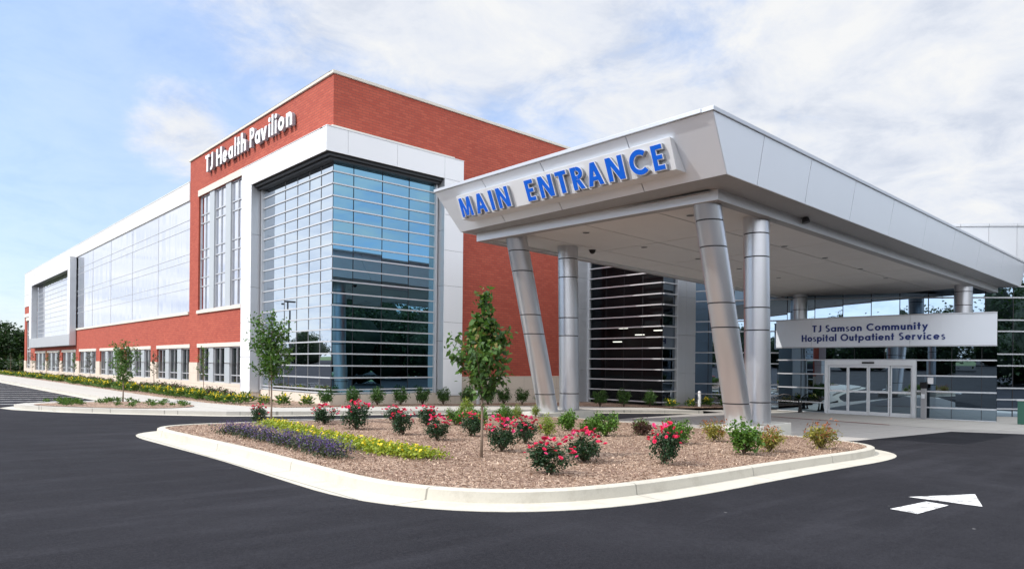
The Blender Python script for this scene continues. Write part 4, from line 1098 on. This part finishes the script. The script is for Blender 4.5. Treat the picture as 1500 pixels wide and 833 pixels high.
for i, (y, h) in enumerate([(8.5,2.3),(16.4,2.2),(24.2,2.2),(31.9,2.3),(37.4,2.2),(43.3,2.4),(49.0,2.3),(56.8,2.4),(64.5,2.3),(71.5,2.4),(1.1,2.4)]):
    young_tree(-2.1, y, h, .9, .8, 330, 'thin sparse sapling in the mulch bed along the brick wing' if y > 2 else 'thin sapling at the foot of the glazed corner, behind the round-crowned island tree', 'saplings along the brick wing', .075, 'salvia' if i % 2 else 'leaf', .3, False, clear=.018)

# --- shrubs: one prototype of each kind, copied
def finish(proto, spots, zoff=.16, first=[0]):
    for i, (x, y, s, lab) in enumerate(spots):
        o = proto if i == 0 else copy_tree(proto)
        o.location = (x, y, gz(x, zoff)); o.rotation_euler.z = i*2.399 + .3; o.scale = (s, s, s*(.94+.12*((i*37) % 10)/10)); o['label'] = lab
def bloom_mesh(mat):
    pts = []; nrm = []
    for r_, n_p, tilt in ((.25,5,.9),(.6,7,.5),(1,8,.15)):
        for k in range(n_p): pass
    mb = MB()
    for lay, (n_p, rr, hh) in enumerate(((5,.016,.030),(6,.028,.022),(7,.037,.010))):
        for k in range(n_p):
            a = 2*math.pi*k/n_p + lay*.4; b_ = .55
            mb.quad((0,0,0),(rr*math.cos(a-b_),rr*math.sin(a-b_),hh*.7),(rr*1.15*math.cos(a),rr*1.15*math.sin(a),hh),(rr*math.cos(a+b_),rr*math.sin(a+b_),hh*.7))
    o = mb.build('bloom', mat, None, fixn=False); me = o.data; bpy.data.objects.remove(o); return me
BL = [bloom_mesh(M['bloom']), bloom_mesh(M['bloomp'])]
def rose_proto(seed, nb):
    random.seed(seed)
    t = thing('rose_bush', 'x', 'rose bush', group='rose bushes in the island')
    P_, c = clumps(1500, 34, (.25,.25,.20), .25, (.045,.045,.045)); P_ = P_[P_[:,2] > .02]
    leaves('foliage', P_, .045, M['rose'], t, .5, 1.6)
    twig_mesh('stems', t, (0,0,-.02), [tuple(q) for q in c[:18]], .008, M['stem'])
    for k in range(nb):
        if k < len(c)*3:
            a = random.random()*2*math.pi; el = random.uniform(.05, 1.45); rr = random.uniform(.95, 1.25)
            q = (rr*.29*math.cos(a)*math.cos(el), rr*.29*math.sin(a)*math.cos(el), .27 + rr*.25*math.sin(el))
        b = bpy.data.objects.new('bloom', BL[0 if random.random() < .72 else 1]); COL.objects.link(b); b.parent = t
        b.location = q if nb != 42 else (q[0]*1.1, q[1]*.85, q[2]*1.05); s = random.uniform(.60, .98); b.scale = (s, s, s); b.rotation_euler = (random.uniform(-.9,.9), random.uniform(-.9,.9), random.random()*6)
    return t
PR_A = rose_proto(3, 34); PR_B = rose_proto(11, 24)
roses = [(-6.47,-18.58,1.12,'red rose bush nearest the front kerb of the island, with bare mulch around it'),
 (-5.01,-17.94,1.08,'red rose bush just behind and right of the frontmost one'),
 (-4.04,-18.83,1.0,'red rose bush alone at right, left of the right-hand leaning column'),
 (-5.12,-16.03,1.0,'pink-red rose bush just right of the pointed young tree trunk'),
 (-3.75,-15.23,1.0,'red rose bush in front of the left-hand leaning column, right of the pointed tree'),
 (-4.93,-13.8,1.0,'leafy rose bush just behind the right end of the yellow border'),
 (-4.98,-9.02,1.12,'tall red rose bush left of the rest of the row, below the glazed corner')]
roses2 = [(-3.67,-13.37,.95,'small pink rose bush immediately left of the pointed tree trunk'),
 (-6.32,-8.07,.75,'low red rose bush at the trunk of the round-crowned island tree'),
 (-5.01,-10.67,1.25,'broad rose bush crowded with red blooms, second from left in the row'),
 (-3.05,-9.28,1.05,'rose bush behind and left of its low front neighbour in the middle of the row'),
 (-4.85,-12.41,.92,'low rose bush in front of the middle of the row, facing the yellow border'),
 (-2.8,-10.46,1.05,'rose bush partly hidden behind the leafy one, left of the pointed tree')]
PR_C = rose_proto(29, 42)
finish(PR_A, roses[::2]); finish(PR_C, roses[1::2]); finish(PR_B, roses2)
for i, o in enumerate([o for o in bpy.data.objects if o.parent is None and o.name.startswith('rose_bush')]):
    k_ = .86 + .28*((i*5) % 7)/6; o.scale = (o.scale[0]*k_, o.scale[1]/k_**.5, o.scale[2]*(.85 + .3*((i*3) % 5)/4))

def shrub_proto(name, cat, mat, n, rad, cz_, sp, size, nc=26, group=None, aspect=1.6, extra=None, droop=0, minr=.35):
    t = thing(name, 'x', cat, group=group)
    P_, c = clumps(n, nc, rad, cz_, sp, minr=minr); P_ = P_[P_[:,2] > .0]
    leaves('foliage', P_, size, M[mat], t, .5, aspect, droop=droop)
    twig_mesh('stems', t, (0,0,-.02), [tuple(q) for q in c[:14]], .008, M['stem'])
    if extra:
        q, _ = clumps(extra[1], nc, [r*extra[3] for r in rad], cz_ + extra[2], sp, minr=.8); q = q[q[:,2] > cz_*.6]
        kind(leaves('tips', q, size*extra[4], M[extra[0]], t, .6, aspect), 'stuff')
    return t
boxes = [(-1.91,-10.57,1.0,'round bright green shrub at the back of the island, left of the pointed tree'),
 (-2.25,-11.93,1.15,'bright green shrub right behind the pointed tree trunk'),
 (-.41,-10.93,1.15,'mid green shrub right of the pointed tree, left of the yellow-green bush'),
 (-1.07,-14.66,.95,'green shrub between the dark juniper and the pale boxy one'),
 (-.69,-14.85,1.15,'boxy bright green shrub right of the left plinth'),
 (-.70,-16.86,1.1,'bright green shrub behind the rose bush that stands alone at right'),
 (.45,-16.02,.85,'small green shrub behind the lone rose, left of the right-hand leaning column')]
finish(shrub_proto('green_shrub','shrub','box',1700,(.24,.24,.22),.26,(.05,.05,.05),.045,group='clipped green shrubs in the island'), boxes)
dks = [(-.32,-13.28,1.0,'dark spreading juniper in front of the left plinth'), (-1.40,-18.81,1.15,'dark upright holly in front of the right-hand leaning column'),(.49,-15.01,.7,'low dark shrub at the back edge of the island right of the lane')]
finish(shrub_proto('dark_shrub','shrub','box',1300,(.22,.22,.22),.26,(.05,.05,.06),.06,group=None), dks)
yls = [(-2.03,-14.18,.95,'yellow-green round bush with a pointed top between the pointed tree and left plinth'),
 (.26,-8.38,1.1,'loose yellow-green bush at the back left of the pointed tree'),(1.66,-9.24,.8,'low loose yellow-green bush under the left-hand leaning column'),
 (3.0,-8.75,.75,'small yellow-green bush against the left plinth')]
finish(shrub_proto('yellow_green_shrub','shrub','lime',1100,(.19,.19,.24),.27,(.05,.05,.06),.045,group=None), yls)
nds = [(1.2,-19.17,1.2,'large feathery yellow nandina near the right tip of the island'),(-.43,-18.83,1.0,'red-tipped nandina right of the dark upright holly'),(.56,-17.01,1.0,'feathery nandina left of the right plinth')]
finish(shrub_proto('nandina','shrub','nandina',900,(.22,.22,.17),.25,(.06,.06,.05),.07,group='feathery nandinas near the right plinth',aspect=3.2,extra=('nred',160,.07,1.15,1.0)), nds)
finish(shrub_proto('plum_shrub','shrub','plum',800,(.20,.20,.16),.20,(.06,.06,.05),.05), [(.33,-15.15,1.05,'small brownish purple shrub between the two pairs of columns')])
# hollies along the glass
hs = [(-.6,-.72,1.0),(.55,-.78,1.0),(1.65,-.85,1.05),(2.75,-.9,1.1),(3.85,-.95,1.05),(4.95,-1.0,1.05),(6.15,-1.2,1.15),(7.25,-1.35,1.1),(8.1,-1.5,1.1),(9.05,-1.75,1.1),(10.0,-2.05,1.1)]
hl = 'clipped dark holly in the row in front of the glazed corner and brick end wall'
hp = shrub_proto('holly_shrub','shrub','holly',1500,(.24,.24,.24),.38,(.045,.045,.05),.05,30,group='row of dark hollies before the glazed corner')
finish(hp, [(x,y,s*1.15,hl) for x,y,s in hs])
hs2 = [(12.1,-4.0,1.25),(13.3,-4.5,1.2),(14.6,-5.1,1.2)]
h2 = copy_tree(hp); h2['group'] = 'dark hollies before the smoked glass bay'
finish(h2, [(x,y,s*1.1,'dark holly in the mulch bed in front of the smoked glass bay') for x,y,s in hs2])
# low flowers by the bay and far bed
def flower_proto(name, cat, leafm, flm, n, nf, rad, h, size, fsize, group):
    t = thing(name, 'x', cat, group=group)
    q = RNG.normal(size=(n,3))*np.array([rad*.45, rad*.45, h*.28]) + np.array([0,0,h*.4]); q = q[q[:,2] > 0]
    ow = np.stack([q[:,0]/rad, q[:,1]/rad, np.full(len(q), .8)], 1)
    leaves('foliage', q, size, M[leafm], t, .2, 3.2, outward=ow*1.5)
    if nf:
        f = RNG.normal(size=(nf,3))*np.array([rad*.5, rad*.5, h*.14]) + np.array([0,0,h*.95])
        kind(leaves('flowers', f, fsize, M[flm], t, 1, 1.2), 'stuff')
    return t
lil = flower_proto('daylily', 'flower clump', 'lily', 'yellow', 180, 30, .22, .34, .17, .085, 'yellow daylilies in the wing bed')
LL = 'yellow daylily clump in the long bed between sidewalk and brick wing'
sp = []
y = 1.2
while y < 76:
    sp.append((-3.35 + random.uniform(-.2,.3) + (.35 if y > 30 else 0), y + random.uniform(-.2,.2), random.uniform(.8,1.15)))
    y += .62 if y < 30 else 1.0
finish(lil, [(x,y,s,LL) for x,y,s in sp])
plm = shrub_proto('burgundy_shrub','shrub','plum',650,(.26,.26,.18),.24,(.06,.06,.05),.06,group='burgundy shrubs in the wing bed',extra=('holly',200,.0,1.0,1.0))
sp = []; y = 4.0
while y < 76:
    sp.append((-2.55 + random.uniform(-.2,.2) + (.4 if y > 30 else 0), y + random.uniform(-.25,.25), random.uniform(.9,1.25))); y += .95 if y < 40 else 1.4
finish(plm, [(x,y,s,'dark burgundy shrub behind the daylilies along the brick wing') for x,y,s in sp])
l2 = copy_tree(lil); l2['group'] = 'yellow daylilies at the glazed corner'
finish(l2, [(x,y,s,'small yellow flowering plant in the mulch at the foot of the glazed corner') for x,y,s in ((-2.4,.9,.9),(-1.9,.2,1.0),(-1.2,-.3,.95),(-2.7,1.9,1.1))])
l3 = copy_tree(lil); l3['group'] = 'yellow plants by the smoked glass bay'
finish(l3, [(x,y,s,'low yellow flowering plant at the foot of the smoked glass bay and pier') for x,y,s in ((15.9,-5.5,1.0),(17.5,-5.6,.9),(19.0,-5.6,1.2),(20.3,-5.9,1.0),(21.0,-6.2,1.0))])
# tufts of the parking island
tuf = flower_proto('grassy_tuft', 'plant', 'lily', None, 90, 0, .16, .20, .13, .05, 'green tufts in the parking island')
sp = []
for i in range(34):
    x = random.uniform(-9.2,-5.2); y = random.uniform(-.3, 3.9)
    if (x+7.4)*.55 + (y-1.8)*.8 > 2.0 or (x+7.4)*.6 + (y-1.8)*.85 < -1.5: continue
    sp.append((x, y, random.uniform(.5,.85)))
finish(tuf, [(x,y,s,'small green tuft planted in the mulch of the parking island') for x,y,s in sp])
sl = [(-8.02,-10.7),(-8.0,-11.6),(-7.98,-12.45),(-8.0,-13.25),(-8.02,-14.0),(-8.06,-14.7),(-8.14,-15.3)]
def salvia_proto():
    t = thing('purple_salvia', 'x', 'flower clump', group='purple flower border along the left kerb')
    n = 520; q = RNG.normal(size=(n,3))*np.array([.14,.20,.05]) + np.array([0,0,.09]); q = q[q[:,2] > 0]
    leaves('foliage', q, .06, M['salvia'], t, .4, 2.2)
    P_ = []
    for k in range(75):
        b = RNG.normal(size=3)*np.array([.14,.20,0]); hh = .20 + .10*RNG.random()
        for j in range(7): P_.append(b + np.array([RNG.normal()*.008, RNG.normal()*.008, .08 + (hh-.06)*j/6]))
    kind(leaves('flowers', np.array(P_), .026, M['violet'], t, .3, 1.5), 'stuff')
    return t
finish(salvia_proto(), [(x,y,1.0,'purple flowering clump in the salvia border along the left kerb of the island') for x,y in sl])
ylw = [(-6.5,-9.2),(-6.62,-10.2),(-6.75,-11.2),(-6.86,-12.1),(-6.95,-12.95),(-7.03,-13.75),(-7.1,-14.5),(-7.1,-15.1),(-7.06,-15.6),(-6.98,-16.05)]
def yst_proto():
    t = thing('yellow_border_plant', 'x', 'flower clump', group='yellow flower border in the island')
    n = 900; q = RNG.normal(size=(n,3))*np.array([.15,.22,.04]) + np.array([0,0,.08]); q = q[q[:,2] > 0]
    leaves('foliage', q, .06, M['ystrip'], t, .5, 2.0)
    f = RNG.normal(size=(34,3))*np.array([.15,.22,.02]) + np.array([0,0,.15]); kind(leaves('flowers', f, .055, M['yellow'], t, 1, 1.2), 'stuff')
    return t
finish(yst_proto(), [(x,y,1.0,'low yellow-green flowering clump in the border behind the purple salvia') for x,y in ylw])
for coll_name in ('purple_salvia', 'yellow_border_plant'):
    for o in bpy.data.objects:
        if o.parent is None and o.name.split('.')[0] == coll_name: o.rotation_euler.z = random.uniform(-.25,.25) + math.pi*random.randint(0,1)
# loose mulch chips
def chips():
    from mathutils import geometry
    n = 48000; P_ = []
    poly = np.array(ISL)
    def inside(x, y):
        c = np.zeros(len(x), bool); j = len(poly)-1
        for i in range(len(poly)):
            xi, yi = poly[i]; xj, yj = poly[j]
            c ^= ((yi > y) != (yj > y)) & (x < (xj-xi)*(y-yi)/(yj-yi+1e-12)+xi); j = i
        return c
    x = RNG.uniform(-9,4,n*2); y = RNG.uniform(-20,-7.7,n*2)
    keep = inside(x, y) & (RNG.random(n*2) < np.clip(1.25-((y+20)+(x+9)*.5)/14, .25, 1)); x = x[keep]; y = y[keep]
    P_ = np.stack([x, y, -K*x + .152 + RNG.random(len(x))*.012], 1)
    o = leaves('mulch_chips', P_, .046, M['chip'], None, 1.6, 3.6)
    return kind(o, 'stuff')
chips()

# ------------------------------------------------------------------ far trees and surroundings
def big_tree_proto(name, seed, h, w, n, mat='far'):
    global RNG
    RNG = np.random.default_rng(seed); random.seed(seed)
    t = thing(name, 'x', 'tree')
    P_, c = clumps(n, 60, (w/2, w/2, h*.36), h*.6, (w*.07, w*.07, h*.05), minr=.3)
    leaves('crown', P_, .5, M[mat], t, .4, 1.5)
    mb = MB(); mb.tube([(0,0,-.5),(0,.1,h*.2),(.1,0,h*.5),(0,0,h*.8)], [.28,.22,.14,.05], 9)
    for q in c[:16]: mb.tube([(0,0,h*.3),tuple(np.array([0,0,h*.35])*.5+q*.5),tuple(q)], [.10,.06,.02], 5)
    o = mb.build('trunk', M['bark'], None, smooth=True); o.parent = t
    return t
bt1 = big_tree_proto('broadleaf_tree', 21, 8.6, 8.5, 5200)
far = [(2.0,112,1.0,'dark broadleaf tree at the left edge of the photo, the largest beyond the wing'),(5.0,118,.8,'smaller broadleaf tree right behind the largest one beyond the wing'),(-3.5,122,.9,'broadleaf tree left of the largest one, cut by the photo edge')]
finish(bt1, far, 0)
hd = big_tree_proto('hedge_shrub', 31, 2.4, 5.5, 1500)
finish(hd, [(2.6,100,1,'low dark hedge shrub just beyond the far end of the brick wing'),(-1.8,101,1.05,'low dark hedge shrub in front of the far trees, cut by the left photo edge')], -.3)
hs_ = thing('distant_house', 'small pale house with a brown roof half hidden among the far trees', 'house', (7.0,126,0))
mb = MB(); mb.box(3.5,11,122,130,-.3,3.0); mb.build('wall', M['bone'], hs_)
mb = MB(); mb.quad((3.2,121.6,2.95),(11.3,121.6,2.95),(11.3,126,5.0),(3.2,126,5.0)); mb.quad((3.2,130.4,2.95),(11.3,130.4,2.95),(11.3,126,5.0),(3.2,126,5.0)); mb.quad((3.2,121.6,2.95),(3.2,126,5.0),(3.2,130.4,2.95)); mb.build('roof', M['stem'], hs_, fixn=False)
# woods around the car park (seen in the glass)
def woods():
    P_ = []; core = MB()
    for (x, y, h, w) in ([(-75+random.uniform(-8,8), yy, random.uniform(6,10), random.uniform(8,12)) for yy in range(-70, 270, 8)] + [(xx, -90+random.uniform(-4,4), random.uniform(15,19), 14) for xx in range(10, 130, 9)] +
                         [(xx, -75+random.uniform(-6,6), random.uniform(9,12) if xx < 22 else random.uniform(15,18), random.uniform(11,14)) for xx in range(-70, 120, 8)] +
                         [(62+random.uniform(-4,4), yy, random.uniform(11,14), 11) for yy in range(-75, -18, 8)]):
        q, c = clumps(5200, 60, (w/2,w/2,h*.44), h*.48, (w*.09,w*.09,h*.07), minr=.1); P_.append(q + np.array([x,y,gz(x)]))
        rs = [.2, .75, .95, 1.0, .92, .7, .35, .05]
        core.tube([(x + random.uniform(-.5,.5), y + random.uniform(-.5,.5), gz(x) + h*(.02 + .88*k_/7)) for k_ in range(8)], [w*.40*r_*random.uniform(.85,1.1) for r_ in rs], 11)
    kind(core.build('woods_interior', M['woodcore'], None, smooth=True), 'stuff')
    return kind(leaves('woods', np.concatenate(P_), .42, M['far'], None, .4, 1.4), 'stuff')
woods()
# lamp post in the car park (reflected in the corner glass)
t = thing('street_lamp', 'tall dark car park lamp post mirrored in the glazed corner', 'street lamp', (-26,60,gz(-26)))
mb = MB(); z = gz(-26); mb.tube([(-26,60,z),(-26,60,z+9)], [.14,.10], 12); mb.build('pole', M['dark'], t)
mb = MB(); mb.box(-27,-25,59.8,60.2,z+8.95,z+9.15); mb.build('lamp_head', M['dark'], t)
# ------------------------------------------------------------------ sky, sun, camera
SUN = Vector((-.80, .30, .80)).normalized()
w = bpy.data.worlds.new('World'); SC.world = w; w.use_nodes = True; nt = w.node_tree
bg = nt.nodes['Background']
sky = nt.nodes.new('ShaderNodeTexSky'); sky.sky_type = 'NISHITA'; sky.sun_disc = False
sky.sun_elevation = math.asin(SUN.z); sky.sun_rotation = math.atan2(SUN.x, SUN.y); sky.air_density = 1.0; sky.dust_density = .2; sky.ozone_density = 1.6
tc = nt.nodes.new('ShaderNodeTexCoord'); sp_ = nt.nodes.new('ShaderNodeSeparateXYZ'); L(nt, tc.outputs['Generated'], sp_.inputs[0])
zc = N(nt, 'ShaderNodeMath', operation='MAXIMUM'); L(nt, sp_.outputs[2], zc.inputs[0]); zc.inputs[1].default_value = 0
za = N(nt, 'ShaderNodeMath', operation='ADD'); L(nt, zc.outputs[0], za.inputs[0]); za.inputs[1].default_value = .22
dv = N(nt, 'ShaderNodeVectorMath', operation='DIVIDE'); L(nt, tc.outputs['Generated'], dv.inputs[0])
cb = nt.nodes.new('ShaderNodeCombineXYZ'); [L(nt, za.outputs[0], cb.inputs[k]) for k in range(3)]; L(nt, cb.outputs[0], dv.inputs[1])
cl = N(nt, 'ShaderNodeTexNoise', Scale=1.15, Detail=9.0, Roughness=.60, Distortion=.25); L(nt, dv.outputs[0], cl.inputs['Vector'])
def toward(az, el, p0, p1):
    d = Vector((math.cos(R(az))*math.cos(R(el)), math.sin(R(az))*math.cos(R(el)), math.sin(R(el))))
    n = N(nt, 'ShaderNodeVectorMath', operation='DOT_PRODUCT'); L(nt, tc.outputs['Generated'], n.inputs[0]); n.inputs[1].default_value = d
    return maprange(nt, n.outputs['Value'], math.cos(R(p1)), math.cos(R(p0)), 0, 1, True)
def madd(a, k, b=None):
    n = N(nt, 'ShaderNodeMath', operation='MULTIPLY_ADD'); L(nt, a, n.inputs[0]); n.inputs[1].default_value = k
    if b is None: n.inputs[2].default_value = 0
    else: L(nt, b, n.inputs[2])
    return n.outputs[0]
cov = madd(toward(18, 26, 5, 40), .27, cl.outputs['Fac'])
cov = madd(toward(-125, 48, 15, 75), .42, cov)  # unseen cloud bank added behind the camera to light the canopy and facades
cov = madd(toward(-38, 14, 5, 24), .05, cov)
cov = madd(toward(55, 40, 4, 22), .10, cov)
cov = madd(toward(64, 32, 4, 18), .16, cov)
cov = madd(toward(73.6, 16.3, .3, 5), .26, cov)
cov = madd(toward(111, 10, 12, 25), .60, cov)
cov = madd(toward(76, 14, 8, 26), -.16, cov)
fine = N(nt, 'ShaderNodeTexNoise', Scale=4.2, Detail=9.0, Roughness=.64, Distortion=.35); L(nt, dv.outputs[0], fine.inputs['Vector'])
cov = madd(fine.outputs['Fac'], .30, cov)
mask = maprange(nt, cov, .63, .86, .36, 1, True)
sc = N(nt, 'ShaderNodeVectorMath', operation='SCALE'); 
col = ramp(nt, fine.outputs['Fac'], [(.33, (.70, .76, .88)), (.48, (.86, .90, .98)), (.64, (.98, .99, 1))]); L(nt, col, sc.inputs[0]); bright = madd(toward(111, 8, 12, 27), .85, maprange(nt, toward(-135, 50, 15, 85), 0, 1, 3.25, 7.5)); L(nt, bright, sc.inputs['Scale'])  # clouds behind the camera boosted as fill light for the shaded faces
tint = mixc(nt, 1.0, sky.outputs[0], mixc(nt, maprange(nt, sp_.outputs[2], 0, .42, 0, 1), (.50, .505, .60), (.80, .88, .98)), 'MULTIPLY')
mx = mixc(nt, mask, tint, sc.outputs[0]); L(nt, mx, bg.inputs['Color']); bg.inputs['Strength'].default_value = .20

sl_ = bpy.data.lights.new('sun', 'SUN'); sl_.energy = 2.6; sl_.angle = R(.8); sl_.color = (1, .95, .88)
so = bpy.data.objects.new('sun', sl_); COL.objects.link(so); so.rotation_euler = (-SUN).to_track_quat('-Z', 'Y').to_euler()

cam = bpy.data.cameras.new('camera'); co = bpy.data.objects.new('camera', cam); COL.objects.link(co); SC.camera = co
cam.sensor_width = 36; cam.lens = 24.163; cam.shift_y = .0784; cam.clip_end = 3000; cam.clip_start = .1
yaw, roll = R(47.126), R(-.5548)
fw = Vector((math.cos(yaw), math.sin(yaw), 0)); rt = Vector((math.sin(yaw), -math.cos(yaw), 0)); up = Vector((0,0,1))
xr = rt*math.cos(roll) - up*math.sin(roll); yu = up*math.cos(roll) + rt*math.sin(roll)
m4 = Matrix((xr, yu, -fw)).transposed().to_4x4(); m4.translation = Vector((-13.58, -25.40, 1.85)); co.matrix_world = m4
SC.view_settings.view_transform = 'Standard'; SC.view_settings.look = 'None'; SC.view_settings.exposure = .54; SC.view_settings.gamma = 1
SC.cycles.max_bounces = 8; SC.cycles.glossy_bounces = 5; SC.cycles.use_denoising = True; SC.cycles.caustics_reflective = False; SC.cycles.caustics_refractive = False
